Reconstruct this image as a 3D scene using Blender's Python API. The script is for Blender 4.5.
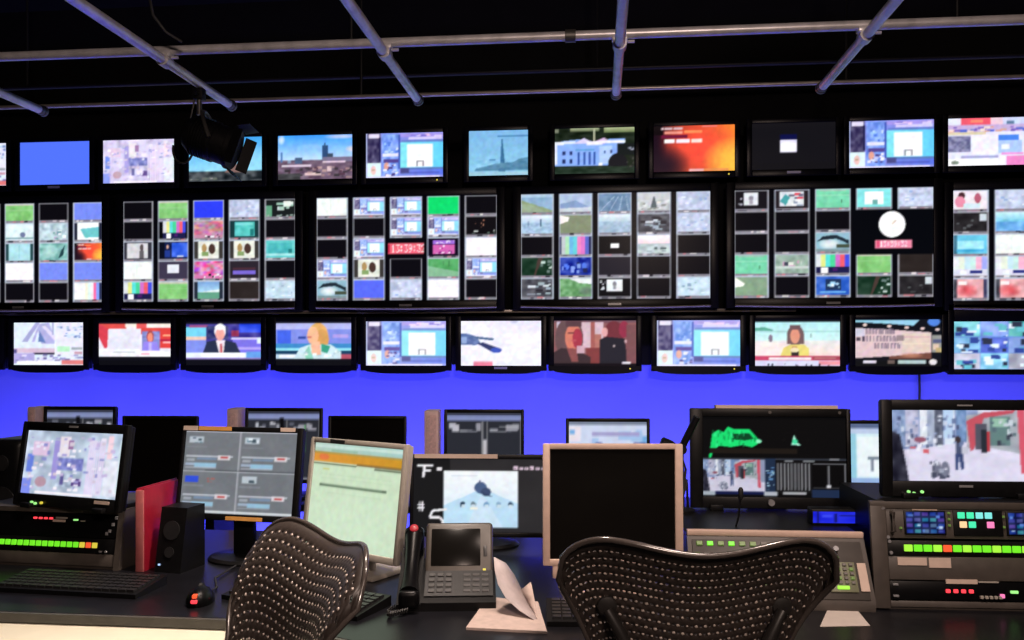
import bpy, bmesh, math, random
import numpy as np
from mathutils import Matrix, Vector

for _o in list(bpy.data.objects):
    bpy.data.objects.remove(_o, do_unlink=True)
SC = bpy.context.scene
COL = SC.collection
R = math.radians

# ------------------------------------------------------------------ camera, world, light, exposure
FPX, HY, EYE = 855.0, 352.0, 1.40            # focal length in px, horizon row, eye height
PHI = math.atan(85 / 855)                    # the camera is turned a little away from the monitor wall's normal
cam_d = bpy.data.cameras.new('camera')
cam = bpy.data.objects.new('camera', cam_d)
COL.objects.link(cam)
cam.location = (0, 0, EYE)
cam.rotation_euler = (R(90), 0, PHI)
cam_d.sensor_width = 36
cam_d.lens = FPX / 1024 * 36
cam_d.shift_y = (HY - 320) / 1024
cam_d.clip_start = .05
SC.camera = cam
SC.view_settings.view_transform = 'Standard'
SC.view_settings.look = 'None'
SC.view_settings.gamma = 1
SC.view_settings.exposure = 0.0
SC.view_settings.use_curve_mapping = False

world = bpy.data.worlds.new('world')
SC.world = world
world.use_nodes = True
world.node_tree.nodes['Background'].inputs[0].default_value = (.0015, .0015, .002, 1)
world.node_tree.nodes['Background'].inputs[1].default_value = 1


def area_light(name, loc, target, sx, sy, power, color, spread=180):
    l = bpy.data.lights.new(name, 'AREA')
    l.shape = 'RECTANGLE'
    l.size, l.size_y = sx, sy
    l.energy = power
    l.color = color
    l.spread = R(spread)
    o = bpy.data.objects.new(name, l)
    COL.objects.link(o)
    o.location = loc
    o.rotation_euler = (Vector(target) - Vector(loc)).to_track_quat('-Z', 'Y').to_euler()
    return o


area_light('work_light', (.55, -1.0, 2.86), (.1, 2.7, 1.2), .45, .3, 98, (1, .76, .64))
area_light('desk_downlight', (.75, 1.55, 2.80), (.35, 2.0, .8), .30, .30, 17, (1, .78, .68), 120)
area_light('shelf_fill_light', (-.40, 2.15, 2.80), (-1.15, 1.85, .7), .25, .25, 21, (1, .82, .70), 85)  # added out of view to brighten the cream shelf and left chair top
area_light('blue_wash', (-.6, 4.02, .10), (-.6, 4.75, .85), 7.0, .10, 130, (.30, .27, 1))

# ------------------------------------------------------------------ pixel helpers (a photo pixel at a chosen real depth or height)
CP, SP = math.cos(PHI), math.sin(PHI)


def W(px, py, d):
    u, v = (px - 512) / FPX, (HY - py) / FPX
    return Vector(((u * CP - SP) * d, (u * SP + CP) * d, EYE + v * d))


def onz(px, py, z):
    return W(px, py, (EYE - z) * FPX / (py - HY))


DZ = .74                                      # desk top


def D(px, py):
    return onz(px, py, DZ)


# ------------------------------------------------------------------ materials
MATS = {}


def mat(name, c, rough=.5, metal=0, spec=.5, emit=None, es=1, noise=0, nscale=30, bump=0, alpha=1):
    if name in MATS:
        return MATS[name]
    m = bpy.data.materials.new(name)
    m.use_nodes = True
    nt = m.node_tree
    b = nt.nodes['Principled BSDF']
    b.inputs['Base Color'].default_value = (*c, 1)
    b.inputs['Roughness'].default_value = rough
    b.inputs['Metallic'].default_value = metal
    b.inputs['Specular IOR Level'].default_value = spec
    if emit:
        b.inputs['Emission Color'].default_value = (*emit, 1)
        b.inputs['Emission Strength'].default_value = es
    if noise or bump:
        tc = nt.nodes.new('ShaderNodeTexCoord')
        n = nt.nodes.new('ShaderNodeTexNoise')
        n.inputs['Scale'].default_value = nscale
        n.inputs['Detail'].default_value = 4
        nt.links.new(tc.outputs['Object'], n.inputs['Vector'])
        if noise:
            r = nt.nodes.new('ShaderNodeValToRGB')
            r.color_ramp.elements[0].position = .3
            r.color_ramp.elements[1].position = .7
            r.color_ramp.elements[0].color = (*[max(0, x * (1 - noise)) for x in c], 1)
            r.color_ramp.elements[1].color = (*[min(1, x * (1 + noise)) for x in c], 1)
            nt.links.new(n.outputs['Fac'], r.inputs['Fac'])
            nt.links.new(r.outputs['Color'], b.inputs['Base Color'])
        if bump:
            bp = nt.nodes.new('ShaderNodeBump')
            bp.inputs['Strength'].default_value = bump
            bp.inputs['Distance'].default_value = .003
            nt.links.new(n.outputs['Fac'], bp.inputs['Height'])
            nt.links.new(bp.outputs['Normal'], b.inputs['Normal'])
    MATS[name] = m
    return m


def glow(name, c, s=1.0):
    return mat(name, tuple(x * .3 for x in c), .4, emit=c, es=s)


def srgb(c):
    return tuple((x / 255 / 12.92) if x <= 10 else ((x / 255 + .055) / 1.055) ** 2.4 for x in c)


def screen_mat():
    m = bpy.data.materials.new('lit_screen')
    m.use_nodes = True
    nt = m.node_tree
    b = nt.nodes['Principled BSDF']
    b.inputs['Base Color'].default_value = (.004, .004, .004, 1)
    b.inputs['Roughness'].default_value = .25
    b.inputs['Specular IOR Level'].default_value = .03
    a = nt.nodes.new('ShaderNodeAttribute')
    a.attribute_name = 'picture'
    nt.links.new(a.outputs['Color'], b.inputs['Emission Color'])
    b.inputs['Emission Strength'].default_value = 1.0
    return m


SCREEN = screen_mat()
BLACKP = mat('black_plastic', (.0045, .0045, .005), .42, spec=.2, noise=.2, nscale=60)
BLACKG = mat('gloss_black_plastic', (.0025, .0025, .003), .35, spec=.15, noise=.2, nscale=60)
BLACKM = mat('black_metal', (.005, .005, .006), .5, .1, spec=.2, noise=.25, nscale=40)
DARKG = mat('dark_grey_plastic', (.013, .013, .014), .45, noise=.2, nscale=60)
BEIGE = mat('beige_plastic', (.60, .44, .36), .45, noise=.06, nscale=50)
BEIGEG = mat('grey_beige_plastic', (.34, .31, .27), .45, noise=.06, nscale=50)
SILVER = mat('silver_plastic', (.25, .25, .26), .35, .3, noise=.08, nscale=60)
RACKM = mat('rack_paint', (.058, .048, .041), .5, noise=.15, nscale=30, bump=.05)
STEEL = mat('galvanised_steel', (.62, .60, .63), .36, .35, noise=.18, nscale=18, bump=.05)
STEELD = mat('dark_steel', (.10, .095, .09), .45, .6, noise=.2, nscale=18)
RAILM = mat('aluminium_rail', (.30, .27, .24), .35, .5, noise=.2, nscale=12)
TAPE = mat('paper_tape', (.54, .42, .35), .8, noise=.06, nscale=40)
TAPEO = mat('orange_tape', (.62, .30, .07), .7, noise=.08, nscale=40)
PAPER = mat('printed_paper', (.48, .38, .34), .8, noise=.10, nscale=55)
PAPERW = mat('white_paper', (.58, .52, .47), .8, noise=.05, nscale=40)
DESKM = mat('black_desk_laminate', (.006, .006, .008), .30, spec=.28, noise=.25, nscale=25)
EDGEM = mat('desk_edge_band', (.06, .058, .052), .4, noise=.15, nscale=30)
CREAM = mat('cream_laminate', (.66, .63, .50), .4, noise=.03, nscale=20)
KEYM = mat('black_key_plastic', (.014, .014, .015), .4, noise=.2, nscale=90)
REDM = mat('red_binder_cloth', (.26, .007, .022), .38, noise=.12, nscale=40)
REDE = mat('binder_spine_highlight', (.45, .13, .13), .35, noise=.12, nscale=40)  # red cover's spine in paler pink, its highlight put into the colour
PELL = mat('chair_pellicle', (.040, .031, .027), .40, spec=.6, noise=.2, nscale=120)
GLINTM = mat('pellicle_glint', (.50, .43, .38), .3, noise=.3, nscale=9)  # pale colour paints the glints of the chair mesh
RIMM = mat('chair_rim_plastic', (.07, .058, .052), .18, spec=1.0, noise=.1, nscale=60)
CHAIRF = mat('chair_frame_plastic', (.018, .016, .015), .40, noise=.15, nscale=60)
RUBBER = mat('black_rubber', (.012, .012, .012), .6, noise=.2, nscale=60)
GREENB = glow('green_lit_button', (.16, .78, .02), 1.0)
LIMEB = glow('lime_lit_button', (.35, .85, .05), 1.0)
YELB = glow('yellow_lit_button', (.75, .62, .06), .9)
REDB = glow('red_lit_button', (.9, .10, .03), 1.0)
REDL = glow('red_led', (1, .05, .07), 1.4)
GRNL = glow('green_led', (.35, .9, .25), 1.0)
MINTB = glow('mint_lit_button', (.06, .80, .42), 1.0)
CYANB = glow('cyan_lit_button', (.20, .75, .72), 1.0)
PEACHB = glow('peach_lit_button', (1, .62, .33), 1.0)
PINKB = glow('pink_lit_button', (.95, .22, .50), 1.0)
WHITEL = glow('white_led', (.8, .85, .8), .8)
OFFSCR = mat('dark_screen_glass', (.005, .0045, .004), .22, spec=.12, noise=.1, nscale=10)


# ------------------------------------------------------------------ mesh building
class B:
    def __init__(s):
        s.bm = bmesh.new()

    def box(s, x0, x1, y0, y1, z0, z1, M=None, bev=0, seg=2):
        r = bmesh.ops.create_cube(s.bm, size=1)
        v = r['verts']
        bmesh.ops.scale(s.bm, verts=v, vec=(x1 - x0, y1 - y0, z1 - z0))
        bmesh.ops.translate(s.bm, verts=v, vec=((x0 + x1) / 2, (y0 + y1) / 2, (z0 + z1) / 2))
        if bev:
            es = list({e for q in v for e in q.link_edges})
            rr = bmesh.ops.bevel(s.bm, geom=es, offset=bev, segments=seg, affect='EDGES', profile=.5)
            v = list({q for f in rr['faces'] for q in f.verts} | {q for q in v if q.is_valid})
        if M:
            bmesh.ops.transform(s.bm, matrix=M, verts=v)
        return s

    def cyl(s, p0, p1, r, n=16, r2=None):
        p0, p1 = Vector(p0), Vector(p1)
        d = p1 - p0
        M = Matrix.Translation((p0 + p1) / 2) @ d.to_track_quat('Z', 'Y').to_matrix().to_4x4()
        bmesh.ops.create_cone(s.bm, cap_ends=True, segments=n, radius1=r, radius2=r if r2 is None else r2,
                              depth=d.length, matrix=M)
        return s

    def tube(s, pts, r, n=8, closed=False):
        pts = [Vector(p) for p in pts]
        N = len(pts)
        rings = []
        up = Vector((0, 0, 1))
        for i, p in enumerate(pts):
            a = pts[(i - 1) % N] if (closed or i > 0) else p
            b = pts[(i + 1) % N] if (closed or i < N - 1) else p
            t = (b - a).normalized()
            ref = up if abs(t.z) < .95 else Vector((0, 1, 0))
            x = t.cross(ref).normalized()
            y = t.cross(x).normalized()
            rr = r[i] if isinstance(r, (list, tuple)) else r
            rings.append([s.bm.verts.new(p + (x * math.cos(2 * math.pi * k / n) + y * math.sin(2 * math.pi * k / n)) * rr)
                          for k in range(n)])
        for i in range(N if closed else N - 1):
            A, C = rings[i], rings[(i + 1) % N]
            best = 0
            if closed and i == N - 1:
                best = min(range(n), key=lambda o: sum((A[k].co - C[(k + o) % n].co).length for k in range(n)))
            for k in range(n):
                s.bm.faces.new((A[k], A[(k + 1) % n], C[(k + 1 + best) % n], C[(k + best) % n]))
        if not closed:
            s.bm.faces.new(rings[0][::-1])
            s.bm.faces.new(rings[-1])
        return s

    def prism(s, pts, a, b, axis='y'):
        """outline pts (u,v) extruded from a to b along an axis: y -> (u,*,v), z -> (u,v,*), x -> (*,u,v)"""
        f = {'y': lambda u, v, t: (u, t, v), 'z': lambda u, v, t: (u, v, t), 'x': lambda u, v, t: (t, u, v)}[axis]
        A = [s.bm.verts.new(f(u, v, a)) for u, v in pts]
        C = [s.bm.verts.new(f(u, v, b)) for u, v in pts]
        n = len(pts)
        s.bm.faces.new(A)
        s.bm.faces.new(C[::-1])
        for i in range(n):
            s.bm.faces.new((A[i], C[i], C[(i + 1) % n], A[(i + 1) % n]))
        return s

    def lathe(s, prof, n=20, M=None):
        rings = []
        new = []
        for r, z in prof:
            ring = [s.bm.verts.new((r * math.cos(2 * math.pi * k / n), r * math.sin(2 * math.pi * k / n), z)) for k in range(n)]
            rings.append(ring)
            new += ring
        for A, C in zip(rings, rings[1:]):
            for k in range(n):
                s.bm.faces.new((A[k], A[(k + 1) % n], C[(k + 1) % n], C[k]))
        s.bm.faces.new(rings[0][::-1])
        s.bm.faces.new(rings[-1])
        if M:
            bmesh.ops.transform(s.bm, matrix=M, verts=new)
        return s

    def out(s, name, m, parent=None, loc=None, rot=None, ang=35):
        bmesh.ops.recalc_face_normals(s.bm, faces=s.bm.faces[:])
        me = bpy.data.meshes.new(name)
        s.bm.to_mesh(me)
        s.bm.free()
        me.polygons.foreach_set('use_smooth', [True] * len(me.polygons))
        me.set_sharp_from_angle(angle=R(ang))
        me.materials.append(m)
        return link(name, me, parent, loc, rot)


def link(name, me, parent=None, loc=None, rot=None):
    o = bpy.data.objects.new(name, me)
    COL.objects.link(o)
    if parent:
        o.parent = parent
    if loc is not None:
        o.location = loc
    if rot is not None:
        o.rotation_euler = rot
    return o


def tag(o, label=None, cat=None, group=None, kind=None):
    if label:
        o['label'] = label
    if cat:
        o['category'] = cat
    if group:
        o['group'] = group
    if kind:
        o['kind'] = kind
    return o


def thing(name, label, cat, loc=(0, 0, 0), rz=0, group=None):
    o = bpy.data.objects.new(name, None)
    o.empty_display_size = .05
    COL.objects.link(o)
    o.location = loc
    o.rotation_euler = (0, 0, rz)
    return tag(o, label, cat, group)


def struct(name, b, m):
    return tag(b.out(name, m), kind='structure')


# ------------------------------------------------------------------ pictures on the screens, drawn as colours on a fine grid
GLYPH = dict(A='7E1111117E', B='7F49494936', C='3E41414122', D='7F4141221C', E='7F49494941', F='7F09090901', H='7F0808087F',
             I='00417F4100', K='7F08142241', L='7F40404040', M='7F020C027F', N='7F0408107F', O='3E4141413E', R='7F09192946',
             S='4649494931', T='01017F0101', U='3F4040403F', V='1F2040201F', W='3F4038403F', Y='0708700807')
GLYPH.update({'0': '3E5149453E', '1': '00427F4000', '2': '4261514946', '3': '2141454B31', '5': '2745454539', '9': '064949291E',
              ':': '0036360000', '=': '1414141414', '#': '147F147F14', ' ': '0000000000'})
RNG = np.random.default_rng(7)


class Pic:
    SS = 2
    lift = 1.0
    grain = 0

    def __init__(s, w, h, c=(0, 0, 0)):
        s.w, s.h = w, h
        s.W, s.H = w * s.SS, h * s.SS
        s.a = np.zeros((s.H, s.W, 3))
        s.a[:] = c

    def _sl(s, x0, y0, x1, y1):
        return (slice(max(0, round(y0 * s.H)), max(0, round(y1 * s.H))), slice(max(0, round(x0 * s.W)), max(0, round(x1 * s.W))))

    def rect(s, x0, y0, x1, y1, c, al=1):
        q = s._sl(x0, y0, x1, y1)
        s.a[q] = s.a[q] * (1 - al) + np.array(c) * al
        return s

    def vg(s, x0, y0, x1, y1, c0, c1):
        q = s._sl(x0, y0, x1, y1)
        n = s.a[q].shape[0]
        t = np.linspace(0, 1, max(n, 1))[:n, None, None]
        s.a[q] = np.array(c0) * (1 - t) + np.array(c1) * t
        return s

    def hg(s, x0, y0, x1, y1, c0, c1):
        q = s._sl(x0, y0, x1, y1)
        n = s.a[q].shape[1]
        t = np.linspace(0, 1, max(n, 1))[None, :n, None]
        s.a[q] = np.array(c0) * (1 - t) + np.array(c1) * t
        return s

    def _grid(s):
        return np.meshgrid((np.arange(s.W) + .5) / s.W, (np.arange(s.H) + .5) / s.H)

    def ell(s, cx, cy, rx, ry, c, al=1):
        X, Y = s._grid()
        m = ((X - cx) / rx) ** 2 + ((Y - cy) / ry) ** 2 < 1
        s.a[m] = s.a[m] * (1 - al) + np.array(c) * al
        return s

    def blob(s, cx, cy, rx, ry, c, al=1):
        X, Y = s._grid()
        k = (np.clip(1 - (((X - cx) / rx) ** 2 + ((Y - cy) / ry) ** 2), 0, 1) * al)[..., None]
        s.a = s.a * (1 - k) + np.array(c) * k
        return s

    def poly(s, pts, c, al=1):
        X, Y = s._grid()
        m = np.zeros(X.shape, bool)
        n = len(pts)
        for i in range(n):
            (x0, y0), (x1, y1) = pts[i], pts[(i + 1) % n]
            if y0 == y1:
                continue
            m ^= ((y0 > Y) != (y1 > Y)) & (X < (x1 - x0) * (Y - y0) / (y1 - y0) + x0)
        s.a[m] = s.a[m] * (1 - al) + np.array(c) * al
        return s

    def line(s, pts, w, c):
        for (x0, y0), (x1, y1) in zip(pts, pts[1:]):
            dx, dy = x1 - x0, (y1 - y0) * s.H / s.W
            L = math.hypot(dx, dy) or 1e-6
            nx, ny = -dy / L * w / 2, dx / L * w / 2 * s.W / s.H
            s.poly([(x0 + nx, y0 + ny), (x1 + nx, y1 + ny), (x1 - nx, y1 - ny), (x0 - nx, y0 - ny)], c)
        return s

    def noise(s, x0, y0, x1, y1, amp, nx, ny, tint=(1, 1, 1), mono=True):
        q = s._sl(x0, y0, x1, y1)
        h, w = s.a[q].shape[:2]
        if not h or not w:
            return s
        g = RNG.uniform(-1, 1, (ny + 2, nx + 2, 1 if mono else 3))
        yy, xx = np.linspace(0, ny, h), np.linspace(0, nx, w)
        yi, xi = yy.astype(int), xx.astype(int)
        fy, fx = (yy - yi)[:, None, None], (xx - xi)[None, :, None]
        v = (g[yi][:, xi] * (1 - fy) * (1 - fx) + g[yi + 1][:, xi] * fy * (1 - fx)
             + g[yi][:, xi + 1] * (1 - fy) * fx + g[yi + 1][:, xi + 1] * fy * fx)
        s.a[q] = s.a[q] + v * amp * np.array(tint)
        return s

    def bits(s, x0, y0, x1, y1, n, cols, sx, sy):
        for _ in range(n):
            a, b = RNG.uniform(x0, x1), RNG.uniform(y0, y1)
            w, h = sx * RNG.uniform(.4, 1.2), sy * RNG.uniform(.4, 1.2)
            s.rect(a, b, min(a + w, x1), min(b + h, y1), cols[int(RNG.integers(len(cols)))])
        return s

    def text(s, x, y, h, t, c, aspect=None):
        pw = h / 7 * s.H / s.W * (aspect or 1)
        for ch in t:
            g = GLYPH.get(ch, '0000000000')
            for i in range(5):
                col = int(g[2 * i:2 * i + 2], 16)
                for j in range(7):
                    if col >> j & 1:
                        s.rect(x + i * pw, y + j * h / 7, x + (i + 1) * pw, y + (j + 1) * h / 7, c)
            x += 6 * pw
        return s

    def sub(s, x0, y0, x1, y1, p):
        """paste another picture"""
        q = s._sl(x0, y0, x1, y1)
        h, w = s.a[q].shape[:2]
        if h and w:
            yi = np.minimum((np.arange(h) + .5) / h * p.H, p.H - 1).astype(int)
            xi = np.minimum((np.arange(w) + .5) / w * p.W, p.W - 1).astype(int)
            s.a[q] = p.a[yi][:, xi]
        return s

    def linear(s):
        if s.grain:
            g = Pic(s.w, s.h, (128, 128, 128)).noise(0, 0, 1, 1, s.grain, s.w // 2, s.h // 2, mono=False).noise(0, 0, 1, 1, s.grain * 1.3, s.w // 3, s.h // 3)
            s.a = s.a * (1 + (g.a - 128) / 100 * np.clip(s.a.mean(2, keepdims=True) / 90, 0, 1))
        a = np.pad(s.a.clip(0, 255), ((1, 1), (1, 1), (0, 0)), 'edge')
        a = (a[:-2] + 2 * a[1:-1] + a[2:]) / 4
        a = (a[:, :-2] + 2 * a[:, 1:-1] + a[:, 2:]) / 4
        a = a.reshape(s.h, s.SS, s.w, s.SS, 3).mean((1, 3)).clip(0, 255) / 255
        a = a ** s.lift
        return np.where(a <= .04045, a / 12.92, ((a + .055) / 1.055) ** 2.4)


def screen(pic, w, h, parent, loc=(0, 0, 0), rot=None, name='screen', gain=1.0):
    """picture grid, w x h metres, lower-left at (-w/2, 0, 0), facing -y"""
    nx, ny = pic.w, pic.h
    xs = np.linspace(-w / 2, w / 2, nx)
    zs = np.linspace(h, 0, ny)
    X, Z = np.meshgrid(xs, zs)
    co = np.stack([X, np.zeros_like(X), Z], -1).reshape(-1, 3)
    i = np.arange(nx * ny).reshape(ny, nx)
    q = np.stack([i[1:, :-1], i[1:, 1:], i[:-1, 1:], i[:-1, :-1]], -1).reshape(-1, 4)
    me = bpy.data.meshes.new(name)
    me.vertices.add(len(co))
    me.vertices.foreach_set('co', co.ravel())
    me.loops.add(q.size)
    me.loops.foreach_set('vertex_index', q.ravel().astype(np.int32))
    me.polygons.add(len(q))
    me.polygons.foreach_set('loop_start', np.arange(0, q.size, 4, dtype=np.int32))
    me.update(calc_edges=True)
    at = me.color_attributes.new('picture', 'FLOAT_COLOR', 'POINT')
    c = np.ones((nx * ny, 4), np.float32)
    c[:, :3] = pic.linear().reshape(-1, 3) * gain
    at.data.foreach_set('color', c.ravel())
    me.materials.append(SCREEN)
    return link(name, me, parent, loc, rot)


WHITE, BLK = (252, 252, 255), (3, 3, 5)


def p_web(w=76, h=44, warm=0):
    p = Pic(w, h, (120, 130, 225))
    p.rect(0, 0, .19, .66, (62, 56, 92)).noise(0, .1, .19, .66, 40, 6, 8)
    p.rect(0, 0, .02, 1, (170, 180, 235)).rect(.04, .02, .18, .11, (225, 215, 245)).rect(.17, .1, .2, .62, (25, 22, 60))
    p.rect(.02, .66, .2, 1, (215, 240, 245)).ell(.1, .82, .035, .1, (240, 165, 160), .7).rect(.08, .8, .12, .83, (180, 150, 120))
    p.rect(.21, .02, .43, 1, (110, 145, 240)).noise(.21, .05, .43, .95, 45, 7, 10)
    p.bits(.22, .2, .42, .5, 16, [(205, 230, 255), (70, 110, 215), (150, 190, 250)], .05, .06)
    p.rect(.22, .45, .42, .52, (225, 225, 250)).rect(.23, .58, .43, .66, (70, 55, 130))
    p.ell(.27, .74, .035, .09, (245, 150, 115), .85).bits(.22, .68, .43, .96, 16, [(60, 50, 120), (190, 190, 245), (235, 235, 255)], .05, .05)
    p.rect(.42, .05, .45, .8, (55, 75, 175))
    p.rect(.45, .02, 1, .1, (150, 135, 225)).bits(.46, .02, .98, .1, 10, [(215, 200, 250), (110, 95, 200), (230, 190, 240)], .1, .05)
    p.rect(.55, .1, .98, .16, (205, 195, 250)).rect(.46, .17, 1, .22, (85, 110, 190))
    p.hg(.45, .22, 1, .77, (120, 225, 240), (85, 195, 245)).rect(.53, .26, .86, .76, (252, 250, 255))
    p.noise(.54, .3, .85, .5, 8, 5, 3, mono=False)
    p.rect(.65, .62, .75, .65, (120, 120, 130)).rect(.65, .62, .67, .75, (120, 125, 140)).rect(.73, .62, .75, .75, (130, 125, 140))
    p.rect(.45, .77, 1, .82, (75, 105, 175)).hg(.45, .82, 1, .94, (105, 120, 215), (75, 100, 225)).rect(.55, .87, .95, .9, (60, 70, 175))
    p.rect(.45, .78, .56, .9, (60, 60, 120)).rect(.02, .95, .95, 1, (220, 215, 250))
    return p


def p_city(w=76, h=44, tint=(206, 196, 235)):
    p = Pic(w, h, tint)
    p.noise(0, 0, 1, 1, 28, 9, 6).noise(0, 0, 1, 1, 22, 22, 14)
    p.rect(.03, .38, .1, .66, (105, 130, 225)).rect(0, .76, .1, 1, (130, 145, 240)).rect(.08, .18, .25, .4, (222, 195, 225))
    p.rect(.3, .15, .36, .75, (160, 150, 220)).rect(.36, .08, .47, .4, (235, 225, 235)).rect(.45, .14, .5, .28, (150, 110, 160))
    p.rect(.36, .42, .62, .6, (120, 125, 195)).noise(.36, .4, .62, .85, 35, 9, 8).rect(.52, .72, .62, .83, (85, 65, 130))
    p.rect(.4, .66, .44, .82, (95, 90, 150)).rect(.52, .72, .56, .78, (240, 235, 255))
    for k in range(8):
        p.rect(.66 + k * .022, .12, .675 + k * .022, .95, (232, 215, 245))
    p.rect(.85, .05, .9, .4, (250, 215, 225)).rect(.84, .42, 1, .95, (228, 232, 245)).noise(.84, .42, 1, .95, 14, 5, 9)
    p.bits(.02, .05, .98, .92, 90, [(235, 230, 250), (165, 160, 215), (200, 185, 225), (140, 145, 205), (250, 245, 255), (215, 200, 215)], .045, .05)
    p.ell(.2, .8, .06, .08, (185, 150, 165)).rect(.15, .94, .75, .98, (255, 245, 255)).rect(.97, .1, 1, .9, (210, 230, 235))
    return p


def p_coast():
    p = Pic(76, 44)
    p.vg(0, 0, 1, .8, (50, 150, 235), (140, 215, 245)).blob(.7, .5, .5, .4, (150, 220, 250), .6)
    p.rect(0, .76, 1, 1, (45, 50, 55)).noise(0, .74, 1, 1, 40, 16, 4).poly([(.48, .8), (.62, .55), (.75, .8)], (120, 90, 85))
    p.bits(.02, .86, .4, .96, 10, [(150, 150, 150), (90, 95, 90)], .06, .05)
    return p


def p_skyline():
    p = Pic(76, 44)
    p.vg(0, 0, 1, .6, (45, 140, 250), (190, 222, 252)).blob(.45, .27, .2, .08, (130, 190, 250), .8).blob(.05, .1, .05, .12, (230, 240, 255), .8)
    p.blob(.85, .05, .25, .06, (215, 210, 240), .8)
    p.rect(0, .56, 1, 1, (95, 75, 95)).noise(0, .56, 1, 1, 30, 18, 8)
    p.rect(.59, .24, .67, .55, (35, 62, 105)).rect(.62, .18, .64, .3, (40, 70, 110)).rect(.66, .42, .74, .52, (45, 60, 80))
    p.rect(.23, .5, .33, .64, (60, 80, 115)).rect(.04, .38, .065, .6, (70, 110, 170)).rect(.13, .56, .18, .62, (120, 140, 165))
    p.rect(.6, .5, 1, .6, (110, 100, 130)).rect(.05, .66, .45, .7, (215, 195, 215)).rect(.6, .59, .9, .63, (235, 205, 225))
    p.rect(.66, .7, .72, .82, (225, 190, 195)).rect(.36, .84, .58, .9, (230, 195, 195)).bits(.05, .7, 1, .97, 40, [(70, 45, 60), (150, 115, 120), (45, 40, 45), (175, 140, 140)], .07, .05)
    p.rect(0, .85, .3, 1, (55, 55, 58)).noise(0, .8, .35, 1, 18, 6, 4).blob(.99, .33, .1, .08, (230, 205, 210), .8)
    return p


def p_obelisk():
    p = Pic(62, 46)
    p.vg(0, 0, 1, .9, (110, 170, 222), (125, 190, 225)).noise(0, 0, 1, .9, 6, 8, 6)
    p.rect(.48, .12, 1, .15, (60, 115, 165))
    p.poly([(.55, .2), (.53, .75), (.61, .75), (.57, .2)], (45, 95, 140))
    p.poly([(.1, .88), (.13, .82), (.3, .78), (.45, .73), (.75, .7), (.85, .63), (1, .6), (1, .88)], (70, 120, 155))
    p.noise(.1, .65, 1, .88, 18, 14, 5).rect(.35, .63, .45, .66, (70, 120, 170)).ell(.56, .87, .06, .05, (60, 105, 145))
    p.rect(0, .9, 1, 1, (140, 190, 215)).rect(.6, .93, 1, .95, (185, 215, 225))
    return p


def p_mansion():
    p = Pic(76, 44, (18, 26, 16))
    p.noise(0, 0, 1, .35, 14, 14, 6)
    p.vg(.2, 0, .56, .08, (150, 160, 125), (90, 100, 70)).vg(.62, 0, 1, .11, (160, 170, 125), (100, 115, 70)).rect(.0, .02, .05, .1, (110, 115, 95))
    p.poly([(0, .33), (.1, .28), (.3, .25), (.5, .3), (.7, .25), (.88, .25), (.85, .5), (.78, .82), (0, .82)], (125, 165, 245))
    p.rect(0, .3, .12, .36, (235, 235, 255)).rect(.12, .28, .26, .34, (215, 225, 255)).poly([(.24, .34), (.37, .22), (.5, .34)], (215, 205, 245))
    p.poly([(.5, .3), (.62, .22), (.7, .32), (.55, .38)], (205, 170, 215)).rect(.55, .28, .88, .34, (240, 240, 255)).rect(.4, .3, .6, .37, (235, 235, 250))
    p.rect(.26, .45, .5, .5, (90, 150, 215)).rect(.0, .36, .03, .78, (225, 230, 255))
    for x in (.1, .19):
        p.rect(x, .5, x + .035, .58, (25, 35, 85)).rect(x, .67, x + .035, .76, (20, 30, 80))
    for x in (.29, .36, .43, .49):
        p.rect(x, .52, x + .025, .8, (40, 70, 150))
    p.rect(.56, .4, .72, .78, (165, 195, 250)).rect(.62, .5, .64, .56, (50, 70, 130)).rect(.70, .49, .72, .56, (25, 30, 70))
    p.rect(.49, .03, .505, .3, (190, 190, 160)).rect(.55, .76, .6, .82, WHITE)
    p.ell(.79, .78, .12, .22, (16, 16, 20)).rect(.78, .35, 1, .6, (14, 18, 18)).bits(.88, .42, .99, .5, 5, [(165, 165, 190), (95, 100, 120)], .04, .05)
    p.rect(0, .84, 1, 1, (24, 38, 28)).noise(0, .83, 1, 1, 14, 16, 4).bits(.9, .6, 1, .95, 10, [(60, 60, 55), (30, 30, 30)], .02, .05)
    return p


def p_fire(w=76, h=44):
    p = Pic(w, h)
    p.hg(0, 0, 1, 1, (40, 8, 22), (255, 120, 40))
    p.blob(.55, .5, .5, .75, (255, 66, 48), .95).blob(1, .75, .4, .5, (255, 195, 60), .9).blob(.15, .85, .32, .45, (22, 10, 22), .95).blob(0, .4, .18, .6, (18, 8, 18), .9)
    p.rect(0, 0, .12, .2, (12, 6, 8)).rect(.1, .2, .42, .27, (95, 15, 45))
    for k, (x, ww) in enumerate(((.1, .03), (.14, .1), (.25, .11))):
        p.rect(x, .04, x + ww, .09, (215, 185, 190))
    p.rect(.14, .12, .36, .18, (235, 140, 120)).rect(.38, .11, .6, .17, (255, 130, 75))
    p.rect(.14, .3, .265, .38, WHITE).rect(.28, .3, .45, .38, (255, 235, 250)).rect(.465, .3, .6, .38, (255, 215, 205))
    p.rect(.44, .93, .62, .99, (235, 170, 170)).rect(.62, .93, .92, .98, (225, 130, 70)).rect(.6, .02, .78, .05, (240, 120, 120))
    return p


def p_nearblack():
    p = Pic(76, 44, (13, 12, 15))
    p.rect(.34, .25, .54, .38, (8, 10, 55)).rect(.34, .36, .54, .62, (225, 222, 250)).rect(.35, .43, .53, .6, WHITE)
    return p


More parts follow.
